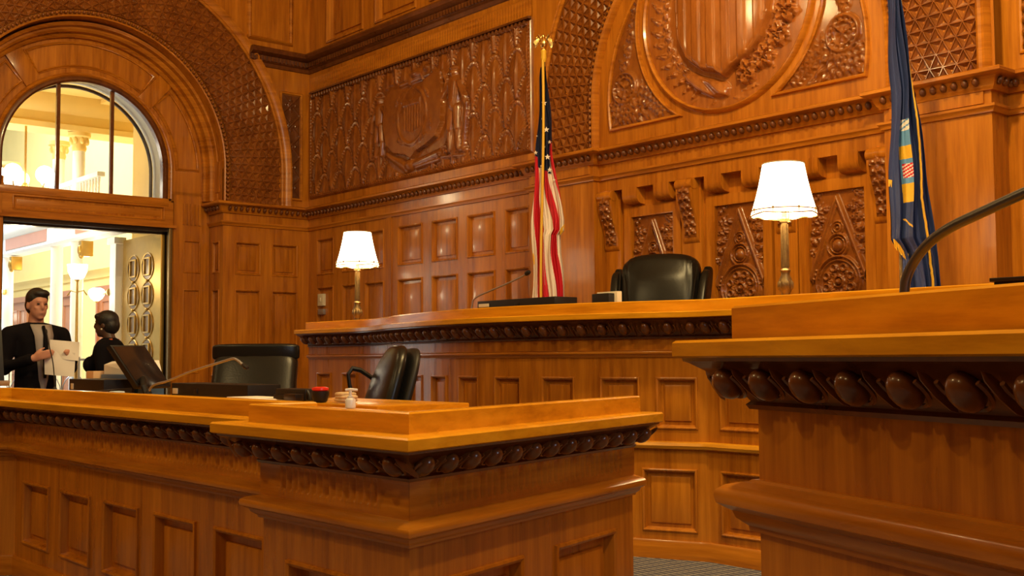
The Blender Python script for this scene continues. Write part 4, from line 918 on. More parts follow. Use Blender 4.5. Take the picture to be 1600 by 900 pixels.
# ================================================================== LAMPS
def bench_lamp(x, y, label):
    t = thing('table_lamp', label, 'lamp', (x, y, 1.5), group='brass lamps on the judges bench')
    m = MB(); m.lathe([(.085, 1.502), (.085, 1.515), (.06, 1.53), (.045, 1.545)], (x, y, 0), 24); m.build('base', BRASSD, t)
    m = MB(); z = 1.54; m.lathe([(.030, z), (.036, z+.03), (.052, z+.05), (.052, z+.065), (.030, z+.075), (.026, z+.10), (.036, z+.12), (.045, z+.15), (.042, z+.185), (.026, z+.225), (.030, z+.24), (.034, z+.25), (.022, z+.262), (.024, z+.30), (.021, z+.46), (.019, z+.55), (.030, z+.555), (.030, z+.575), (.018, z+.59), (.014, z+.66)], (x, y, 0), 20)
    for k in range(10):
        a = k*PI/5; m.tube([V(x+.022*math.cos(a), y+.022*math.sin(a), z+.27), V(x+.020*math.cos(a), y+.020*math.sin(a), z+.54)], .0045, 5)
        m.sph((x+.042*math.cos(a), y+.042*math.sin(a), z+.155), (.010, .010, .028), 6, 5)
    m.build('stem', BRASSD, t)
    m = MB(); m.tube([V(x+.02, y, z+.66), V(x+.05, y-.02, z+.60), V(x+.05, y-.02, z+.56)], .004, 5); m.sph((x+.05, y-.02, z+.55), .009, 8, 6); m.build('pull_chain', BRASSD, t)
    m = MB(); zb, zt_ = 2.145, 2.465; n = 40; P = []
    for i in range(13):
        f = i/12; r = .205+(.130-.205)*f-.006*math.sin(PI*f); P.append([(x+r*math.cos(2*PI*j/n)*(1+.012*math.cos(8*2*PI*j/n)*(1-f)), y+r*math.sin(2*PI*j/n)*(1+.012*math.cos(8*2*PI*j/n)*(1-f)), zb+(zt_-zb)*f-.012*abs(math.sin(4*2*PI*j/n))*(f < .05)) for j in range(n)])
    m.grid(P, cv=True); sh = m.build('lamp_shade', SHADE, t, recalc=False)
    for r, z, w_ in ((.206, zb+.001, .0045), (.131, zt_, .0045), (.200, zb+.022, .0035)):
        m = MB(); m.tube([V(x+r*math.cos(a), y+r*math.sin(a), z-(.012*abs(math.sin(2*a)) if r > .2 else 0)) for a in np.linspace(0, 2*PI, 41)[:-1]], w_, 6, closed=True); m.build('binding', SHADEB, sh)
    m = MB()
    for k in range(8):
        a = k*PI/4+.3; m.tube([V(x+.20*math.cos(a), y+.20*math.sin(a), zb+.022), V(x+.204*math.cos(a), y+.204*math.sin(a), zb+.002)], .003, 5); m.sph((x+.203*math.cos(a), y+.203*math.sin(a), zb+.025), .009, 6, 5)
    m.tube([V(x+.2015*math.cos(a), y+.2015*math.sin(a), zb+.024) for a in np.linspace(0, 2*PI, 41)[:-1]], .0025, 5, closed=True)
    m.build('trimming', SHADEB, sh)
    point_light('table_lamp_light', (x, y, 2.27), 34, (1, .72, .36), .05)
bench_lamp(-9.30, 5.97, 'lit brass lamp with white shade at the far left end of the judges bench')
bench_lamp(-4.36, 5.97, 'lit brass lamp with white shade right of the black judge chair')

# ceiling pendants above the frame
for i, (x, y, z, p) in enumerate(PENDANTS):
    t = thing('ceiling_pendant', 'brass and glass pendant lamp hanging from the ceiling', 'ceiling lamp', (x, y, 8.5), group='ceiling pendants')
    m = MB(); m.tube([V(x, y, z+.1), V(x, y, 8.4)], .015, 8); m.lathe([(.12, z+.02), (.10, z+.08), (.03, z+.12)], (x, y, 0), 16); m.lathe([(.04, 8.36), (.09, 8.42), (.09, 8.5)], (x, y, 0), 16); m.build('stem', BRASS, t)
    m = MB(); m.lathe([(.12, z+.02), (.13, z), (.12, z+.01)], (x, y, 0), 20); m.build('rim', BRASS, t)
# ================================================================== CHAIRS
def squircle(mb, c, rx, ry, rz, e=0.45, n=28, m=18, deform=None, mi=0, e2=None):
    """rounded block (superellipsoid) with optional deform(x, y, z in -1..1) -> Vector"""
    e2 = e2 or e; sg = lambda v, p: math.copysign(abs(v)**p, v); P = []
    for i in range(m+1):
        t = -PI/2+PI*i/m; row = []
        for j in range(n):
            a = 2*PI*j/n; x, y, z = sg(math.cos(t), e)*sg(math.cos(a), e2), sg(math.cos(t), e)*sg(math.sin(a), e2), sg(math.sin(t), e)
            p = V(x*rx, y*ry, z*rz)
            if deform: p = deform(x, y, z, p)
            row.append(tuple(p+Vector(c)))
        P.append(row)
    return mb.grid(P, cv=True, mi=mi)
def chair_base(t, r=.33, zs=.42):
    m = MB()
    for k in range(5):
        a = k*2*PI/5+.3; d = V(math.cos(a), math.sin(a), 0); m.tube([V(0, 0, .10), d*r*.6+Z3*.085, d*r+Z3*.07], [.028, .022, .016], 8)
    m.build('star_base', PLASTIC, t, local=True)
    for k in range(5):
        a = k*2*PI/5+.3; d = V(math.cos(a), math.sin(a), 0); m = MB(); m.lathe([(.0, -.022), (.028, -.022), (.030, 0), (.028, .022), (0, .022)], d*r+Z3*.030, 14, V(-d.y, d.x, 0)); m.build('caster', PLASTIC, t, local=True)
    m = MB(); m.lathe([(.03, .08), (.03, .25), (.022, .25), (.022, zs)], (0, 0, 0), 14); m.build('gas_post', SATIN, t, local=True)
def armrest(t, x, z, y0=-.22, y1=.12, loop=False):
    m = MB()
    if loop: m.tube([V(x, y1, z-.16), V(x, y1+.03, z-.06), V(x, y1-.03, z), V(x, (y0+y1)/2, z+.01), V(x, y0, z-.02), V(x, y0-.035, z-.08), V(x, y0, z-.16), V(x*.9, (y0+y1)/2, z-.22)], .015, 8)
    else: m.tube([V(x, y1, z-.20), V(x, y1-.02, z-.03), V(x, y0+.06, z-.03), V(x, y0+.04, z-.20)], .014, 8)
    o = m.build('armrest', PLASTIC, t, local=True)
    m = MB(); squircle(m, (x, (y0+y1)/2, z+.005), .038, (y1-y0)/2, .018, .5, 20, 10); m.build('arm_pad', LEATHER, o, local=True)
# judge's leather chair: high back with rolled top and side wings
t = thing('judge_chair', 'black leather wing chair standing behind the judges bench', 'chair', (-6.10, 6.66, .80), R(31))
chair_base(t)
m = MB(); squircle(m, (0, -.02, .48), .30, .29, .085, .4); m.build('seat', LEATHER, t, local=True)
def jb(x, y, z, p):
    q = V(p.x, p.y, p.z); q.y += .07*z+.05*max(0, z-.55)*2; q.z += .025*(1-x*x)*max(0, z)*1.0-.015
    if y < 0: q.y -= .030*(1-x*x)*math.cos(z*1.2)+.010*math.sin(z*7+x*x*2)*(abs(z) < .9); q.y += .004*math.sin(x*40+z*5)*max(0, z)*abs(x)**3*4
    return q
m = MB(); squircle(m, (.0, .22, .90), .325, .120, .375, .36, 60, 36, jb, e2=.5); m.build('backrest', LEATHER, t, local=True)
for s in (-1, 1):
    def wg(x, y, z, p, s=s): return V(p.x+s*.02*z, p.y+.09*z-.03*(1-z*z)+.03*max(0, z), p.z-.03*max(0, z)*(y < 0))
    m = MB(); squircle(m, (s*.345, .22, .845), .038, .150, .330, .38, 30, 24, wg); o = m.build('wing', LEATHER, t, local=True)
    pts = [wg(0, -.0, z, V(0, -.135, z*.30))+V(s*.335-s*.045, .18, .86) for z in np.linspace(-.9, .95, 14)]
    m = MB(); m.tube(pts, .007, 6); m.build('piping', LEATHER, o, local=True)
for s in (-1, 1): armrest(t, s*.34, .66)
# clerk's chair facing the room
t = thing('executive_chair', 'wide black leather chair with rolled headrest behind the gooseneck microphone', 'chair', (-6.66, 3.44, 0), R(50))
chair_base(t, .34, .5)
m = MB(); squircle(m, (0, -.02, .56), .28, .27, .075, .4); m.build('seat', LEATHER, t, local=True)
def cb(x, y, z, p):
    w_ = 1.0+.06*(-z) if z < 0 else 1.0; q = V(p.x*w_, p.y+.09*z, p.z); q.y -= .025*(1-x*x)*(y < 0)
    return q
m = MB(); squircle(m, (0, .25, 1.10), .275, .070, .20, .30, 44, 26, cb, e2=.4); m.build('backrest', LEATHER, t, local=True)
m = MB(); squircle(m, (0, .175, .83), .295, .080, .115, .5, 40, 20, cb, e2=.45); m.build('lumbar_cushion', LEATHER, t, local=True)
m = MB(); squircle(m, (0, .30, 1.300), .290, .062, .056, .30, 36, 18, None, e2=.95); 
m.build('headrest_roll', LEATHER, t, local=True)
for s in (-1, 1): armrest(t, s*.33, .80)
# second clerk chair, seen from its side
t = thing('task_chair', 'oval-backed black leather chair turned sideways behind the corner of the desk', 'chair', (-5.02, 3.16, 0), R(-20))
chair_base(t, .32, .5)
m = MB(); squircle(m, (0, -.02, .55), .26, .26, .07, .4); m.build('seat', LEATHER, t, local=True)
def ov(x, y, z, p):
    return V(p.x*(1-.10*z), p.y+.10*z-.035*(1-x*x-.3*z*z)*(1 if y < 0 else .5)-.03*(x*x), p.z)
m = MB(); squircle(m, (0, .19, .985), .245, .050, .335, .66, 44, 26, ov, e2=.7); m.build('backrest', LEATHER, t, local=True)
m = MB(); squircle(m, (0, .265, .97), .250, .034, .335, .64, 44, 26, ov, e2=.7); m.build('back_shell', PLASTIC, t, local=True)
for s in (-1, 1): armrest(t, s*.30, 1.13-.30, loop=False)
m = MB(); m.tube([V(-.28, .20, .98), V(-.29, .14, 1.08), V(-.30, .08, 1.15), V(-.30, .0, 1.19), V(-.30, -.06, 1.20), V(-.30, -.09, 1.17), V(-.30, -.08, 1.11), V(-.30, -.04, 1.02), V(-.28, .0, .92), V(-.26, .02, .80)], .014, 8); m.v = [(a, .14+(b)*.75, c) for a, b, c in m.v]; m.build('arm_loop', PLASTIC, t, local=True)

# ================================================================== DESK ITEMS
def tagged(mb, name, mat, label, cat, group=None, **kw):
    o = mb.build(name, mat, **kw); o['label'] = label; o['category'] = cat
    if group: o['group'] = group
    return o
def gooseneck(pts, base, label, r=.006, rb=.022, head=.05, mat=None, rh=.012):
    pts = [Vector(p) for p in pts]; t = thing('gooseneck_microphone', label, 'microphone', base)
    # smooth
    sm = []
    for i in range(len(pts)-1):
        p0, p1, p2, p3 = pts[max(0, i-1)], pts[i], pts[i+1], pts[min(len(pts)-1, i+2)]
        for k in range(5):
            f = k/5; sm.append(.5*(2*p1+(p2-p0)*f+(2*p0-5*p1+4*p2-p3)*f*f+(3*p1-p0-3*p2+p3)*f**3))
    sm.append(pts[-1]); m = MB(); m.tube(sm, r, 10); m.build('neck', mat or SATIN, t)
    m = MB(); b = Vector(base); m.lathe([(rb*1.5, 0), (rb*1.5, .010), (rb, .022), (rb*.8, .05), (r*1.6, .07)], b, 18); m.build('base', PLASTIC, t)
    if head:
        d = (sm[-1]-sm[-3]).normalized(); m = MB(); m.lathe([(r*1.3, 0), (rh, .006), (rh*1.08, head*.6), (rh*.8, head*.92), (0.001, head)], sm[-1], 12, d); m.build('capsule', PLASTIC, t)
    return t
gooseneck([(-6.92, 5.47, 1.56), (-6.90, 5.47, 1.66), (-6.85, 5.46, 1.71), (-6.66, 5.45, 1.755), (-6.48, 5.45, 1.795), (-6.30, 5.44, 1.835), (-6.24, 5.44, 1.855)], (-6.92, 5.47, 1.502), 'slim grey gooseneck microphone on the judges bench pointing at the flag', r=.0065, mat=SATIN, rh=.016)
gooseneck([(-5.82, 2.45, 1.08), (-5.79, 2.45, 1.11), (-5.72, 2.45, 1.128), (-5.58, 2.45, 1.145), (-5.3, 2.45, 1.195), (-4.95, 2.45, 1.245), (-4.87, 2.45, 1.255), (-4.83, 2.45, 1.250), (-4.77, 2.45, 1.228)], (-5.82, 2.45, 1.028), 'silver gooseneck microphone bending over the black box on the clerk desk', r=.006, mat=SATIN, rh=.010)
gooseneck([(-6.95, 2.35, 1.07), (-6.96, 2.35, 1.14), (-7.02, 2.36, 1.24), (-7.12, 2.37, 1.34), (-7.20, 2.38, 1.42)], (-6.95, 2.35, 1.028), 'thin black gooseneck microphone in front of the papers held by the man', r=.0035, mat=PLASTIC, rh=.006, head=.035)
gooseneck([(-1.265, 2.13, 1.34), (-1.26, 2.13, 1.40), (-1.24, 2.13, 1.44), (-1.20, 2.12, 1.475), (-1.15, 2.11, 1.500), (-1.08, 2.10, 1.522), (-.95, 2.09, 1.562), (-.80, 2.08, 1.60)], (-1.265, 2.13, 1.282), 'thick dark gooseneck microphone reaching off the right edge over the near stand', r=.0105, rb=.024, mat=plain('dark_satin_metal', (.10, .095, .09), .35, metal=.8), rh=.015)
def boxthing(name, x0, x1, y0, y1, z0, z1, mat, label, cat, parts=(), bev=.006):
    t = thing(name, label, cat, ((x0+x1)/2, (y0+y1)/2, z0)); m = MB(); m.box(x0, x1, y0, y1, z0, z1, bev=bev); m.build('housing', mat, t)
    for nm, bx, mt in parts: m = MB(); m.box(*bx, bev=.002); m.build(nm, mt, t)
    return t
boxthing('control_box', -6.80, -5.93, 5.44, 5.66, 1.502, 1.682, PLASTIC, 'low black box on the judges bench below the United States flag', 'equipment box', [('white_label', (-6.78, -6.66, 5.436, 5.442, 1.635, 1.660), IVORY), ('front_knob', (-6.36, -6.31, 5.43, 5.442, 1.63, 1.65), PLASTIC)])
boxthing('display_back', -5.62, -5.455, 5.50, 5.555, 1.502, 1.685, PLASTIC, 'small dark and white desk display standing just left of the judge chair', 'desk display', [('white_shell', (-5.625, -5.43, 5.555, 5.60, 1.502, 1.698), IVORY)])
boxthing('control_box', -5.92, -5.05, 2.62, 2.80, 1.028, 1.128, PLASTIC, 'long black box on the clerk desk under the bent silver microphone', 'equipment box', [('white_label', (-5.90, -5.84, 2.616, 2.622, 1.07, 1.10), IVORY), ('port', (-5.64, -5.60, 2.615, 2.622, 1.075, 1.10), DARKM)])
boxthing('control_box', -7.03, -6.47, 2.46, 2.64, 1.028, 1.142, PLASTIC, 'black box on the clerk desk below the blue binder and white papers', 'equipment box', [('white_label', (-6.99, -6.95, 2.456, 2.462, 1.08, 1.115), IVORY)])
m = MB(); m.box(-7.10, -6.52, 2.68, 2.84, 1.028, 1.165, bev=.006); tagged(m, 'ring_binder', BLUE, 'blue binder lying under the white papers on the clerk desk', 'binder')
m = MB(); m.box(-7.24, -7.12, 2.64, 2.82, 1.028, 1.185, bev=.004); tagged(m, 'card_box', plain('tan_card', (.62, .40, .22), .6), 'tan card box left of the blue binder on the clerk desk', 'box')
m = MB(); m.add([V(-7.10, 2.70, 1.167), V(-6.55, 2.70, 1.167), V(-6.55, 2.84, 1.167), V(-7.10, 2.84, 1.167), V(-7.10, 2.70, 1.225), V(-6.55, 2.70, 1.172), V(-6.60, 2.84, 1.25), V(-7.02, 2.84, 1.25), V(-7.02, 2.72, 1.245), V(-6.66, 2.72, 1.245)], [(0, 1, 2, 3), (0, 4, 8, 9, 5, 1), (1, 5, 6, 2), (2, 6, 7, 3), (3, 7, 4, 0), (4, 7, 8), (8, 7, 6, 9), (9, 6, 5)])
tagged(m, 'paper_stack', PAPER, 'loose heap of white papers on top of the blue binder', 'papers', flat=True)
m = MB(); m.add([V(-6.28, 2.30, 1.032), V(-5.96, 2.30, 1.032), V(-5.96, 2.41, 1.032), V(-6.28, 2.41, 1.032), V(-6.28, 2.30, 1.082), V(-5.94, 2.30, 1.098), V(-5.94, 2.41, 1.106), V(-6.28, 2.41, 1.090)], [(0, 1, 2, 3), (4, 5, 6, 7), (0, 1, 5, 4), (1, 2, 6, 5), (2, 3, 7, 6), (3, 0, 4, 7)])
tagged(m, 'keyboard', PLASTIC, 'flat dark keyboard edge left of the tilted monitor foot', 'keyboard')
m = MB(); m.box(-5.90, -5.83, 2.27, 2.33, 1.032, 1.092, bev=.008); tagged(m, 'tissue_pack', plain('pale_blue', (.45, .62, .78), .5), 'small pale blue pack at the foot of the tilted monitor', 'pack')
# monitors
def monitor(c, rz, tilt, w_, h_, label, zfoot, dep=.05):
    t = thing('monitor', label, 'monitor', (c[0], c[1], zfoot), rz); ct, st = math.cos(tilt), math.sin(tilt)
    a = V(1, 0, 0)*w_/2; b = V(0, st, ct)*h_/2; d = V(0, ct, -st); cc = V(0, 0, c[2]-zfoot)
    m = MB(); m.obox(cc, a, b, d*dep/2, bev=.008); m.build('housing', PLASTIC, t, local=True)
    m = MB(); m.obox(cc-d*(dep/2+.001), a*.92, b*.90, d*.001); m.build('screen', plain('dark_screen', (.01, .01, .012), .12) if 'dark_screen' not in bpy.data.materials else bpy.data.materials['dark_screen'], t, local=True)
    m = MB(); m.lathe([(.025, 0), (.025, .004), (.012, .006)], cc+d*(dep/2), 16, d); m.build('badge', SATIN, t, local=True)
    m = MB(); m.tube([cc+d*(dep/2+.01), V(0, .09, .10), V(0, .05, .012)], .02, 8); m.lathe([(.11, 0), (.11, .012), (.03, .02)], (0, .03, 0), 22); m.build('stand', PLASTIC, t, local=True)
# tilted monitor as a leaning slab: top-left to bottom-right in the picture
t = thing('monitor', 'black flat monitor tilted back on the clerk desk beside the open door', 'monitor', (-5.98, 2.50, 1.026))
u_, dd = V(.648, .762, 0), V(-.762, .648, 0); u1 = V(-6.40, 2.44, 1.325); ax = u_*.145-Z3*.245+dd*.06; wd = (u_*.20+dd*.30)/.62*.66; th_ = ax.cross(wd).normalized()*.040
def slab(mb, o, a, b, d, bev=.008): mb.obox(o+a/2+b/2+d/2, a/2, b/2, d/2, bev=bev)
m = MB(); slab(m, u1, ax*.98, wd*.62, th_); m.build('housing', PLASTIC, t)
m = MB(); slab(m, u1+ax*.04+wd*.03+th_*1.0, ax*.90, wd*.56, th_*.06, bev=.001); m.build('screen', plain('dark_screen', (.01, .01, .012), .12), t)
m = MB(); m.lathe([(.024, 0), (.024, .004), (.010, .006)], u1+ax*.60+wd*.31-th_*.0, 16, -th_.normalized()); m.build('badge', SATIN, t)
m = MB(); m.tube([u1+ax*.70+wd*.30, V(-6.14, 2.56, 1.10), V(-6.12, 2.57, 1.04)], .018, 8); m.lathe([(.08, 0), (.08, .012), (.03, .02)], (-6.10, 2.56, 1.028), 22); m.build('stand', PLASTIC, t)
t = thing('monitor', 'dark monitor cut by the left edge of the picture, seen side-on', 'monitor', (-7.98, 2.26, 1.026))
m = MB(); slab(m, V(-8.08, 2.12, 1.12), V(.16, .02, 0), V(-.10, .0, .41), V(.05, .20, .0)); m.build('housing', PLASTIC, t)
m = MB(); slab(m, V(-8.06, 2.12, 1.09), V(.18, .02, 0), V(.02, .0, .035), V(.05, .22, 0)); m.build('lower_bezel', SATIN, t)
m = MB(); m.tube([V(-7.98, 2.26, 1.15), V(-7.97, 2.27, 1.04)], .02, 8); m.lathe([(.10, 0), (.10, .012), (.03, .02)], (-7.98, 2.26, 1.026), 22); m.build('stand', PLASTIC, t)
m = MB(); m.box(-8.25, -7.02, 2.0, 2.75, .995, 1.024); m.build('side_worktop', OAKL, desk)
# smaller clerk things
t = boxthing('desk_organiser', -4.56, -4.30, 2.50, 2.60, 1.074, 1.122, PLASTIC, 'flat black desk organiser left of the red-topped stamp', 'organiser', [('tray_front', (-4.56, -4.32, 2.49, 2.50, 1.078, 1.096), PLASTIC)])
m = MB(); m.box(-4.36, -4.26, 2.43, 2.47, 1.074, 1.104, bev=.003); tagged(m, 'card_holder', DARKM, 'tiny dark card holder in front of the black organiser', 'card holder')
m = MB(); m.box(-4.95, -4.64, 2.46, 2.62, 1.028, 1.078, bev=.002); tagged(m, 'notepad', PAPER, 'white notepad left of the black organiser', 'notepad')
m = MB(); m.box(-4.60, -4.38, 2.34, 2.41, 1.028, 1.080, bev=.002); tagged(m, 'envelope_stack', PAPER, 'white envelopes in front of the black organiser', 'envelopes')
t = thing('rubber_stamp', 'round black stamp with a red top beside the folded cloth', 'stamp', (-4.11, 2.46, 1.072))
m = MB(); m.lathe([(.024, 0), (.029, .006), (.036, .03), (.036, .044), (.03, .046)], (-4.11, 2.46, 1.074), 24); m.build('body', PLASTIC, t)
m = MB(); m.lathe([(.030, 0), (.035, .005), (.034, .013), (.02, .017)], (-4.11, 2.46, 1.120), 24); m.build('cap', REDC, t)
m = MB(); m.tube([V(-4.23, 2.47, 1.078), V(-4.235, 2.47, 1.10), V(-4.225, 2.47, 1.115), V(-4.212, 2.47, 1.10), V(-4.21, 2.47, 1.078)], .007, 8); tagged(m, 'tape_dispenser', PLASTIC, 'little black looped tape holder left of the red-topped stamp', 'tape holder')
m = MB()
for i, (dx, dz, sx) in enumerate(((0, .0, .075), (.008, .016, .070), (-.005, .031, .060))): squircle(m, (-4.01+dx*.6, 2.52, 1.084+dz*.75), sx*.62, .04, .009, .6, 20, 8)
tagged(m, 'folded_cloth', plain('cream_cloth', (.55, .40, .22), .7, noise=.4, nscale=50), 'cream folded cloth between the red-topped stamp and the pump bottle', 'cloth')
t = thing('pump_bottle', 'tiny clear pump bottle standing on the desk rail by the corner', 'bottle', (-3.10, 1.965, 1.094))
b = V(-3.10, 1.965, 1.092)
m = MB(); m.lathe([(.0145, .003), (.0165, .005), (.0165, .029), (.013, .034), (.008, .036)], b, 20); m.build('bottle', PUMP, t)
m = MB(); m.lathe([(.0095, .036), (.0095, .041), (.005, .042), (.005, .060)], b, 14); m.build('pump_stem', PUMP, t)
m = MB(); m.tube([b+V(-.010, -.012, .060), b+V(0, 0, .062), b+V(.014, .018, .060)], [.0045, .005, .004], 8); m.build('nozzle', PUMP, t)
# near stand: flat black case
boxthing('equipment_case', -1.06, -.55, 2.10, 2.36, 1.282, 1.392, PLASTIC, 'flat black case lying behind the rail of the near stand', 'case', [('lid_edge', (-1.065, -.545, 2.095, 2.365, 1.388, 1.396), DARKM)])
# wall switch and socket
t = thing('wall_switch', 'ivory switch plate on the oak panelling left of the far lamp', 'switch', (-12.50, YB, 1.98))
m = MB(); m.box(-12.57, -12.44, YB-.022, YB+.02, 1.92, 2.07, bev=.004); m.build('plate', IVORY, t); m = MB(); m.box(-12.52, -12.49, YB-.032, YB-.02, 1.97, 2.02, bev=.003); m.build('toggle', IVORY, t)
m = MB(); m.box(-12.57, -12.44, YB-.018, YB+.02, 1.81, 1.88, bev=.003); tagged(m, 'outlet_plate', SATIN, 'small metal outlet plate under the ivory switch', 'outlet')

# ================================================================== FLAGS
def flag(name, label, px, py, zbase, ztop, prof, color, mats, pole_top, stars=(), seed=3, fold=.03, nf=5.5, depth=.10, extra=()):
    """prof: list of (z, left, right) in metres along the horizontal direction u from the pole"""
    u = V(.648, .762, 0); d = V(.762, -.648, 0); p0 = V(px, py, 0)
    t = thing(name, label, 'flag', (px, py, zbase))
    m = MB(); m.lathe([(.15, 0), (.15, .03), (.06, .06), (.03, .10)], (px, py, zbase), 24); m.build('stand', BRASS, t)
    m = MB(); m.tube([V(px, py, zbase+.05), V(px, py, pole_top)], .014, 10); m.build('pole', BRASSD, t)
    zs = [q[0] for q in prof][::-1]; ls = [q[1] for q in prof][::-1]; rs = [q[2] for q in prof][::-1]
    n, k = 420, 190; r2 = np.random.default_rng(seed); ph = r2.uniform(0, 6, 4)
    def pos(s, z, side=1):
        l = float(np.interp(z, zs, ls)); r = float(np.interp(z, zs, rs)); w_ = r-l; h = (ztop-z)
        a = side*(depth*math.sin(PI*s)**.6*min(1, .35+h)+fold*min(1, .4+.7*h)*math.sin(2*PI*nf*s+ph[0]+.9*h*math.sin(ph[1]+1.2*h))*math.sin(PI*s)**.4+.012*math.sin(2*PI*nf*2.3*s+ph[2]+2*h))
        return p0+u*(l+w_*s+.008*math.sin(9*h+6*s+ph[3]))+d*(a if side > 0 else a*.5)+Z3*z
    zz = np.linspace(zs[0], zs[-1], n); ss = np.linspace(0, 1, k)
    m = MB(); vs = [pos(s, z) for z in zz for s in ss]
    fs, mi = [], []
    m.add(vs, [])
    for i in range(n-1):
        for j in range(k-1): m.f.append((i*k+j, i*k+j+1, (i+1)*k+j+1, (i+1)*k+j)); m.mi.append(color((ss[j]+ss[j+1])/2, (zz[i]+zz[i+1])/2, pos))
    kb = 40; sb = np.linspace(0, 1, kb); b0 = len(m.v); m.v.extend([tuple(pos(s, z, -1)) for z in zz[::4] for s in sb]); nb = len(zz[::4])
    for i in range(nb-1):
        for j in range(kb-1): m.f.append((b0+i*kb+j, b0+i*kb+j+1, b0+(i+1)*kb+j+1, b0+(i+1)*kb+j)); m.mi.append(color((sb[j]+sb[j+1])/2, zz[i*4], pos))
    for s, z, r in stars:
        c = pos(s, z)+d*.010; l = []
        for q in range(10):
            a = PI/2+q*PI/5; rr = r if q % 2 == 0 else r*.42; l.append(c+u*math.cos(a)*rr+Z3*math.sin(a)*rr)
        b = len(m.v); m.v.extend([tuple(x) for x in l]+[tuple(c+d*.006)]); 
        for q in range(10): m.f.append((b+q, b+(q+1) % 10, b+10)); m.mi.append(1)
    m.build('cloth', mats, t, recalc=False, sharp=70)
    return t, pos, u, d
# United States flag
k_ = 10.0/1790*.99
def uc(s, z, pos):
    lim = 2.93-.10*s+(0 if s < .80 else .30)+(.09 if s < .12 else 0)
    if z > lim: return 2
    h = 3.9-z; q = 4.3*s-.95*h*(1 if s < .4 else 1.35)+(1.25 if s < .4 else 1.6)+.22*math.sin(3*h)
    return 0 if int(math.floor(q)) % 2 == 0 else 1
PX, PY = -7.42, 6.70
def zz_(y): return 1.25+(563-y)*k_
prof = [(zz_(y), (l-847)*k_, (r-847)*k_) for y, l, r in ((100, 843, 851), (115, 841, 852.5), (150, 839, 855), (200, 836.5, 858.5), (240, 833, 861), (280, 830, 866), (310, 828, 871), (345, 826, 878.5), (362, 826, 879), (370, 826, 873), (400, 826, 872), (450, 827.5, 876), (500, 826, 879))]
st = []
for x, y, r in ((848, 161, .024), (849, 204, .026), (854, 223, .018), (851, 248, .026), (856, 267, .026), (845, 230, .014), (834, 239, .020), (861, 284, .018), (845, 186, .012), (840, 262, .014), (836, 212, .010)):
    z = zz_(y); l = np.interp(z, [p[0] for p in prof][::-1], [p[1] for p in prof][::-1]); rr = np.interp(z, [p[0] for p in prof][::-1], [p[2] for p in prof][::-1])
    st.append(((( x-847)*k_-l)/(rr-l), z, r*1.05))
p0c = V(PX, PY, 0)
t, pos, u, d = flag('united_states_flag', 'red, white and blue United States flag hanging from a pole topped by a gold eagle', PX, PY, .80, 3.92, prof, uc, [RED, FWHITE, NAVY], 3.93, st, depth=.09, nf=3.6, fold=.028)
m = MB(); m.tube([pos(.42, z)*0+V(*(p0c+u*(-.018+.010*math.sin(z*2.2)-.02*max(0, 2.6-z))+d*.135+Z3*z)) if False else p0c+u*(-.020+.012*math.sin(z*2.2)-.02*max(0, 2.6-z))+d*(.075+.05*min(1, (3.9-z)))+Z3*z for z in np.linspace(3.86, 1.6, 60)], .012, 6); m.build('gold_cord', GOLDC, t)
m = MB(); m.lathe([(.016, 3.86), (.026, 3.90), (.022, 3.93), (.026, 3.96), (.018, 3.97)], (PX, PY, 0), 14); m.build('ferrule', GOLDC, t)
m = MB(); c = V(PX, PY, 4.03)
m.sph(c, (.034, .030, .050), 14, 10); m.sph(c+Z3*.062-u*.004, .020, 12, 8); m.tube([c+Z3*.060, c+Z3*.060-u*.035-Z3*.010], [.009, .002], 6); m.sph(c-Z3*.062, .020, 10, 8); m.lathe([(.012, 3.96), (.018, 3.965), (.012, 3.975)], (PX, PY, 0), 12)
for s in (-1, 1):
    for q in range(5):
        a = c+u*s*(.020+.009*q)+Z3*(.055-.006*q); b_ = c+u*s*(.050+.010*q)-Z3*(.045-.016*abs(q-2)); m.tube([a, a.lerp(b_, .5)+u*s*.012, b_], [.008, .011, .003], 6)
    m.tube([c+u*s*.012, c+u*s*.045+Z3*.075, c+u*s*.068+Z3*.03, c+u*s*.072-Z3*.04], [.012, .014, .011, .004], 8)
m.build('gold_eagle', GOLD, t)
def fringe(poly, nm='fringe'):
    m = MB()
    for a, b, drop in poly:
        a, b = Vector(a), Vector(b); n = max(4, int((b-a).length/.006))
        for i in range(n+1): p = a.lerp(b, i/n); m.tube([p, p-Z3*drop+u*random.uniform(-.004, .004)], [.004, .002], 4)
    m.build(nm, GOLDC, t)
fringe([(pos(.99, zz_(352))+d*.004, pos(.86, zz_(362))+d*.004, .05), (pos(.02, zz_(398)), pos(-.01+.05, zz_(404)), .07)])
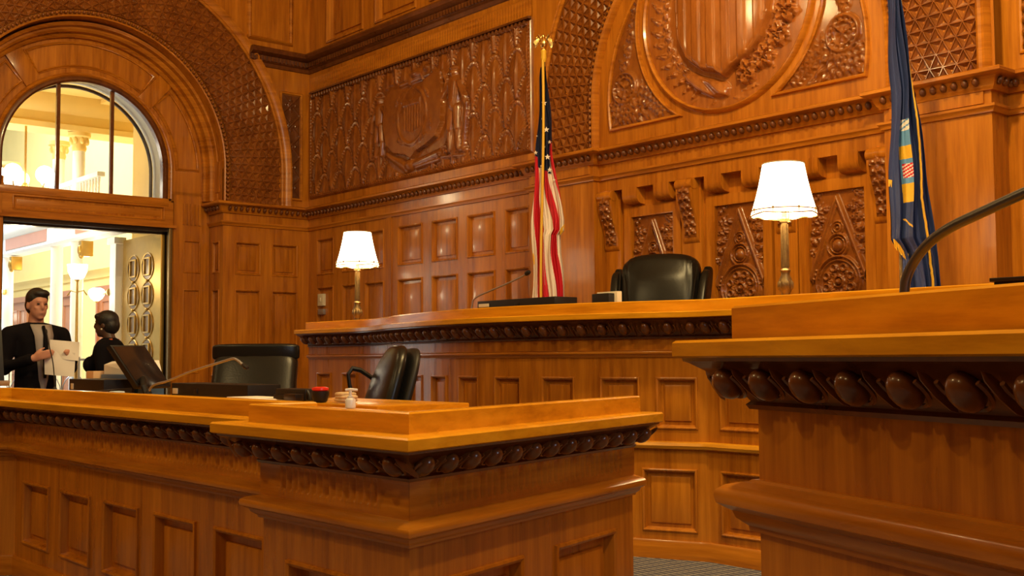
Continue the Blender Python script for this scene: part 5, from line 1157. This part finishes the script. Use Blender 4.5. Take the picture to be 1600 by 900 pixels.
# state flag
k_ = 7.4/1790
def zy(y): return 1.25+(559.5-y)*k_
NX_, NY_ = -3.93, 6.60
prof = [(zy(y), (l-1407)*k_, (r-1407)*k_) for y, l, r in ((-130, 1401, 1410), (-60, 1399, 1413), (0, 1396, 1415), (60, 1397, 1420), (110, 1398, 1426), (150, 1399, 1433), (200, 1396, 1440), (260, 1393.5, 1448), (320, 1391.5, 1453), (380, 1390.5, 1458), (386, 1394, 1458.5), (400, 1404, 1460), (412, 1408.5, 1462), (445, 1410, 1466), (480, 1411, 1469))]
def nc(s, z, pos):
    l = float(np.interp(z, [p[0] for p in prof][::-1], [p[1] for p in prof][::-1])); r = float(np.interp(z, [p[0] for p in prof][::-1], [p[2] for p in prof][::-1]))
    x = 1407+(l+(r-l)*s)/k_; y = 559.5-(z-1.25)/k_
    if 1407 < x < 1418.5:
        if 198 < y < 215: return 1 if ((x-1407)*.9+(y-198)) % 9 < 6 else 3
        if 215 <= y < 238: return 3
        if 238 <= y < 258: return 2
        if 258 <= y < 296:
            if 266 < y < 288 and x > 1408.5: return 5 if (x*.8+y) % 5.2 < 2.9 else 1
            return 3
        if 296 <= y < 326: return 2
        if 350 < y < 365 and abs((y-350)-(x-1407)*1.3) < 1.5: return 2
    return 0
t, pos, u, d = flag('state_flag', 'dark blue state flag with gold fringe and a narrow strip of crest showing', NX_, NY_, .80, zy(-140), prof, nc, [NAVY2, FWHITE, GOLDC, SKYB, RED, RED], 4.25, (), seed=5, depth=.085, nf=3.2, fold=.030)
m = MB(); xs = [(-120, 1410), (0, 1412.5), (50, 1418.5), (100, 1422), (150, 1426), (200, 1428), (260, 1430.5), (320, 1433), (380, 1438), (420, 1442), (443, 1444.5), (480, 1446)]
pts = []
for y, x in xs:
    z = zy(y); l = float(np.interp(z, [p[0] for p in prof][::-1], [p[1] for p in prof][::-1])); r = float(np.interp(z, [p[0] for p in prof][::-1], [p[2] for p in prof][::-1])); pts.append(pos(((x-1407)*k_-l)/(r-l), z)+d*.014)
fine = []
for a, b in zip(pts[:-1], pts[1:]): fine += [a.lerp(b, i/8)+u*random.uniform(-.002, .002) for i in range(8)]
for i in range(len(fine)):
    pass
m.tube(fine, [.005+.004*(i/len(fine)) for i in range(len(fine))], 6); m.build('gold_edging', GOLDC, t)
fringe([(pos(.015, zy(381))+d*.01, pos(.20, zy(404))+d*.01, .05), (pos(.0, zy(288))+d*.004, pos(.03, zy(290))+d*.004, .045)])
m = MB(); m.lathe([(.02, 4.24), (.03, 4.27), (.012, 4.30), (.022, 4.34), (.001, 4.42)], (NX_, NY_, 0), 14); m.build('finial', GOLD, t)

# ================================================================== PEOPLE
def limb(m, pts, rs, n=12):
    pts = [Vector(p) for p in pts]; m.tube(pts, list(rs), n)
    for p, r in zip(pts, rs): m.sph(p, r, n, 8)
def remesh(o, vox, it=6):
    a = o.modifiers.new('remesh', 'REMESH'); a.mode = 'VOXEL'; a.voxel_size = vox; a.use_smooth_shade = True
    b = o.modifiers.new('smooth', 'SMOOTH'); b.factor = .5; b.iterations = it
def head(m, c, f, s, k=1.0):
    """c head centre, f facing, s side"""
    c = Vector(c); f = Vector(f); s = Vector(s); Uz = f.cross(s)*1; Uz = Z3
    m.ell(c+Z3*.025*k-f*.012*k, s*.074*k, f*.095*k, Z3*.098*k, 18, 14)
    m.ell(c-Z3*.045*k+f*.018*k, s*.058*k, f*.066*k, Z3*.075*k, 16, 12)
    m.ell(c-Z3*.100*k+f*.050*k, s*.026*k, f*.022*k, Z3*.018*k, 10, 8)       # chin
    m.ell(c-Z3*.020*k+f*.088*k, s*.012*k, f*.022*k, Z3*.026*k, 10, 8)       # nose
    m.ell(c+Z3*.012*k+f*.078*k, s*.010*k, f*.014*k, Z3*.020*k, 8, 6)
    m.ell(c-Z3*.064*k+f*.076*k, s*.026*k, f*.014*k, Z3*.010*k, 10, 6)       # lips
    m.ell(c+Z3*.026*k+f*.076*k, s*.046*k, f*.014*k, Z3*.010*k, 10, 6)       # brow
    for q in (-1, 1):
        m.ell(c+s*q*.076*k-Z3*.012*k-f*.010*k, s*.010*k, f*.018*k, Z3*.030*k, 8, 6)
        m.ell(c+s*q*.036*k-Z3*.026*k+f*.062*k, s*.018*k, f*.014*k, Z3*.016*k, 8, 6)
def hand(m, w_, d, pn, th, curl=.6):
    """w_ wrist, d direction of the fingers, pn palm normal, th side of the thumb"""
    w_, d, pn, th = map(Vector, (w_, d, pn, th)); d.normalize(); th.normalize(); pn.normalize()
    m.ell(w_+d*.045, d*.050, th*.040, pn*.016, 12, 8)
    for i, (o, L) in enumerate(((.028, .070), (.010, .080), (-.009, .074), (-.027, .058))):
        p = w_+d*.080+th*o; q = p+d*L*.45+pn*L*.15*curl*2; r = q+(d*.5+pn*curl).normalized()*L*.34; e_ = r+(pn*curl+d*.15).normalized()*L*.26
        limb(m, [w_+d*.05+th*o*.8, p, q, r, e_], [.010, .0095, .009, .008, .007], 8)
    limb(m, [w_+d*.020+th*.025, w_+d*.040+th*.052+pn*.012, w_+d*.068+th*.058+pn*.028], [.013, .011, .009], 8)
def person(label, loc, rz, H, skin, build):
    t = thing('person', label, 'person', loc, rz); build(t, H, skin); return t
def man(t, H, skin):
    f, s = V(0, -1, 0), V(1, 0, 0); hc = V(0, -.015, H-.118)
    m = MB(); head(m, hc, f, s, 1.0)
    limb(m, [hc-Z3*.08+V(0, .02, 0), V(0, .02, 1.50)], [.055, .062])
    limb(m, [V(0, .01, 1.42), V(0, 0, 1.22), V(0, .0, 1.0)], [.125, .115, .125]); limb(m, [V(-.17, .01, 1.455), V(.17, .01, 1.455)], [.055, .055])
    limb(m, [V(-.09, 0, .95), V(-.10, 0, .5), V(-.10, .02, .09)], [.085, .058, .042]); limb(m, [V(.09, 0, .95), V(.10, 0, .5), V(.10, .02, .09)], [.085, .058, .042])
    for q in (-1, 1): m.ell(V(q*.10, -.06, .04), V(.042, 0, 0), V(0, .12, 0), V(0, 0, .038), 12, 8)
    # arms bent, both hands on the sheets
    R_ = [V(-.20, .01, 1.45), V(-.25, -.02, 1.20), V(-.13, -.26, 1.27)]; L_ = [V(.20, .01, 1.45), V(.25, -.04, 1.20), V(.15, -.30, 1.27)]
    limb(m, R_, [.050, .042, .030]); limb(m, L_, [.050, .042, .030])
    hand(m, R_[2], V(.45, -.75, .25), V(.9, .3, 0), V(0, -.1, 1), .7); hand(m, L_[2], V(-.35, -.75, .25), V(-.9, .3, 0), V(0, -.1, 1), .7)
    o = m.build('body', skin, t, local=True); remesh(o, .0085, 5)
    m = MB()
    limb(m, [V(0, .012, 1.40), V(0, .005, 1.22), V(0, .0, 1.02), V(0, 0, .86)], [.158, .148, .155, .165]); limb(m, [V(-.185, .012, 1.455), V(0, .02, 1.49), V(.185, .012, 1.455)], [.066, .075, .066])
    limb(m, [R_[0], R_[1], R_[2]-(R_[2]-R_[1])*.10], [.068, .060, .046]); limb(m, [L_[0], L_[1], L_[2]-(L_[2]-L_[1])*.10], [.068, .060, .046])
    o = m.build('jacket', SUIT, t, local=True); remesh(o, .013, 4)
    m = MB(); vs = []
    P = []
    for i in range(14):
        z = 1.53-.042*i; w_ = .078*(1-i/15)**.8+.004; y = -.150-.012*math.sin(PI*i/13)+(.055*(1-i/2.0) if i < 2 else 0)
        P.append([(-w_, y+.014, z), (-w_*.5, y, z), (0, y-.006, z), (w_*.5, y, z), (w_, y+.014, z)])
    m.grid(P); o = m.build('shirt', SHIRT, t, local=True)
    a = o.modifiers.new('thick', 'SOLIDIFY'); a.thickness = .012
    m = MB(); m.tube([V(0, -.125, 1.515), V(0, -.168, 1.44), V(0, -.178, 1.30), V(0, -.172, 1.12)], [.012, .016, .022, .010], 8); m.build('tie', SUIT, t, local=True)
    m = MB()
    for q in (-1, 1): limb(m, [V(q*.09, 0, .95), V(q*.10, 0, .5), V(q*.105, .02, .07)], [.108, .082, .070])
    limb(m, [V(-.06, 0, .96), V(.06, 0, .96)], [.12, .12]); o = m.build('trousers', SUIT, t, local=True); remesh(o, .014, 3)
    m = MB()
    for q in (-1, 1): m.ell(V(q*.105, -.06, .042), V(.048, 0, 0), V(0, .135, 0), V(0, 0, .042), 14, 8)
    m.build('shoes', PLASTIC, t, local=True)
    m = MB(); m.ell(hc+V(0, .018, .048), V(.082, 0, 0), V(0, .094, 0), V(0, 0, .088), 18, 12); m.ell(hc+V(0, .045, 0), V(.079, 0, 0), V(0, .068, 0), V(0, 0, .085), 16, 10); m.ell(hc+V(.01, -.045, .085), V(.062, 0, 0), V(0, .05, 0), V(0, 0, .034), 14, 8)
    o = m.build('hair', HAIR, t, local=True); remesh(o, .009, 3)
    m = MB()
    for q in (-1, 1): m.sph(hc+V(q*.030, -.082, .004), (.012, .007, .006), 8, 6)
    m.build('eyes', HAIR, t, local=True)
man_t = person('man in a black suit and grey shirt holding sheets of paper near the doorway', (-9.10, 2.93, 0), R(95), 1.80, SKIN1, man)
def paper_sheets():
    m = MB(); P = []
    u_ = V(.648, .762, 0); c = V(-8.76, 2.99, 1.285)
    for k, (a0, a1, z0, z1, dd) in enumerate(((-.065, .145, -.015, .125, 0), (-.10, .120, -.135, .045, .012))):
        for s_ in (0, .003):
            rows = []
            for i in range(9):
                f_ = i/8; rows.append([tuple(c+u_*(a0+(a1-a0)*j/8)+V(.76, -.65, 0)*(.012*math.sin(3*j/8+f_*2)+dd+s_)+Z3*(z0+(z1-z0)*f_-.02*(j/8))) for j in range(9)])
            m.grid(rows)
    o = m.build('paper_sheets', PAPER); o['label'] = 'pale paper sheets held in both hands by the man in the suit'; o['category'] = 'papers'
paper_sheets()
def woman(t, H, skin):
    f, s = V(0, -1, 0), V(1, 0, 0); hc = V(0, -.02, H-.118)
    m = MB(); head(m, hc, f, s, .96)
    limb(m, [hc-Z3*.08+V(0, .03, 0), V(0, .03, 1.40)], [.048, .056]); limb(m, [V(0, .02, 1.32), V(0, .01, 1.14), V(0, .02, .95)], [.12, .11, .13]); limb(m, [V(-.14, .02, 1.36), V(.14, .02, 1.36)], [.05, .05])
    for q in (-1, 1):
        limb(m, [V(q*.085, .02, .90), V(q*.09, .01, .48), V(q*.09, .03, .08)], [.09, .058, .04]); m.ell(V(q*.09, -.04, .035), V(.038, 0, 0), V(0, .11, 0), V(0, 0, .034), 12, 8)
    R_ = [V(-.175, .02, 1.35), V(-.21, .05, 1.08), V(-.17, -.14, 1.00)]; L_ = [V(.175, .02, 1.35), V(.21, .05, 1.08), V(.17, -.14, 1.00)]
    limb(m, R_, [.047, .040, .027]); limb(m, L_, [.047, .040, .027])
    hand(m, R_[2], V(.45, -.8, 0), V(.3, .2, -.9), V(0, -.2, 1), .5); hand(m, L_[2], V(-.45, -.8, 0), V(-.3, .2, -.9), V(0, -.2, 1), .5)
    o = m.build('body', skin, t, local=True); remesh(o, .0085, 5)
    m = MB(); limb(m, [V(0, .02, 1.32), V(0, .01, 1.16), V(0, .02, 1.0), V(0, .02, .80)], [.142, .132, .145, .165]); limb(m, [V(-.155, .025, 1.365), V(0, .04, 1.385), V(.155, .025, 1.365)], [.060, .072, .060])
    for q in (-1, 1): m.ell(V(q*.075, -.115, 1.215), V(.07, 0, 0), V(0, .065, 0), V(0, 0, .075), 14, 10)
    limb(m, [R_[0], R_[1], R_[2]-(R_[2]-R_[1])*.12], [.066, .058, .042]); limb(m, [L_[0], L_[1], L_[2]-(L_[2]-L_[1])*.12], [.066, .058, .042])
    o = m.build('jacket', SUIT, t, local=True); remesh(o, .013, 4)
    m = MB(); limb(m, [V(0, .02, .92), V(0, .02, .70), V(0, .02, .50)], [.165, .16, .14]); o = m.build('skirt', SUIT, t, local=True); remesh(o, .014, 3)
    m = MB()
    for q in (-1, 1): m.ell(V(q*.09, -.045, .036), V(.042, 0, 0), V(0, .118, 0), V(0, 0, .037), 14, 8)
    m.build('shoes', PLASTIC, t, local=True)
    m = MB(); m.ell(hc+V(0, .020, .040), V(.088, 0, 0), V(0, .100, 0), V(0, 0, .086), 18, 12); m.ell(hc+V(0, .055, -.010), V(.080, 0, 0), V(0, .072, 0), V(0, 0, .082), 16, 10); m.ell(hc+V(0, -.048, .068), V(.068, 0, 0), V(0, .045, 0), V(0, 0, .034), 14, 8)
    o = m.build('hair', HAIR, t, local=True); remesh(o, .009, 3)
    m = MB()
    for q in (-1, 1): m.sph(hc+V(q*.029, -.078, .004), (.011, .006, .005), 8, 6)
    m.build('eyes', HAIR, t, local=True)
    m = MB(); m.tube([V(-.075, .075, 1.435), V(-.085, .02, 1.425), V(-.06, -.07, 1.375), V(-.02, -.145, 1.24), V(0, -.16, 1.19), V(.02, -.145, 1.24), V(.06, -.07, 1.375), V(.085, .02, 1.425), V(.075, .075, 1.435)], .008, 6); m.build('lanyard', plain('orange_lanyard', (.6, .12, .03), .6), t, local=True)
    m = MB()
    for q in (-1, 1): m.sph(hc+V(q*.084, .0, -.045), .009, 8, 6)
    m.build('earring', IVORY, t, local=True)
    m = MB(); m.box(-.105, -.075, -.175, -.165, 1.27, 1.30, bev=.003); m.build('pin', GOLD, t, local=True)
person('woman with short black hair in a black jacket and orange lanyard, facing left', (-9.93, 3.80, 0), R(-42), 1.685, SKIN2, woman)
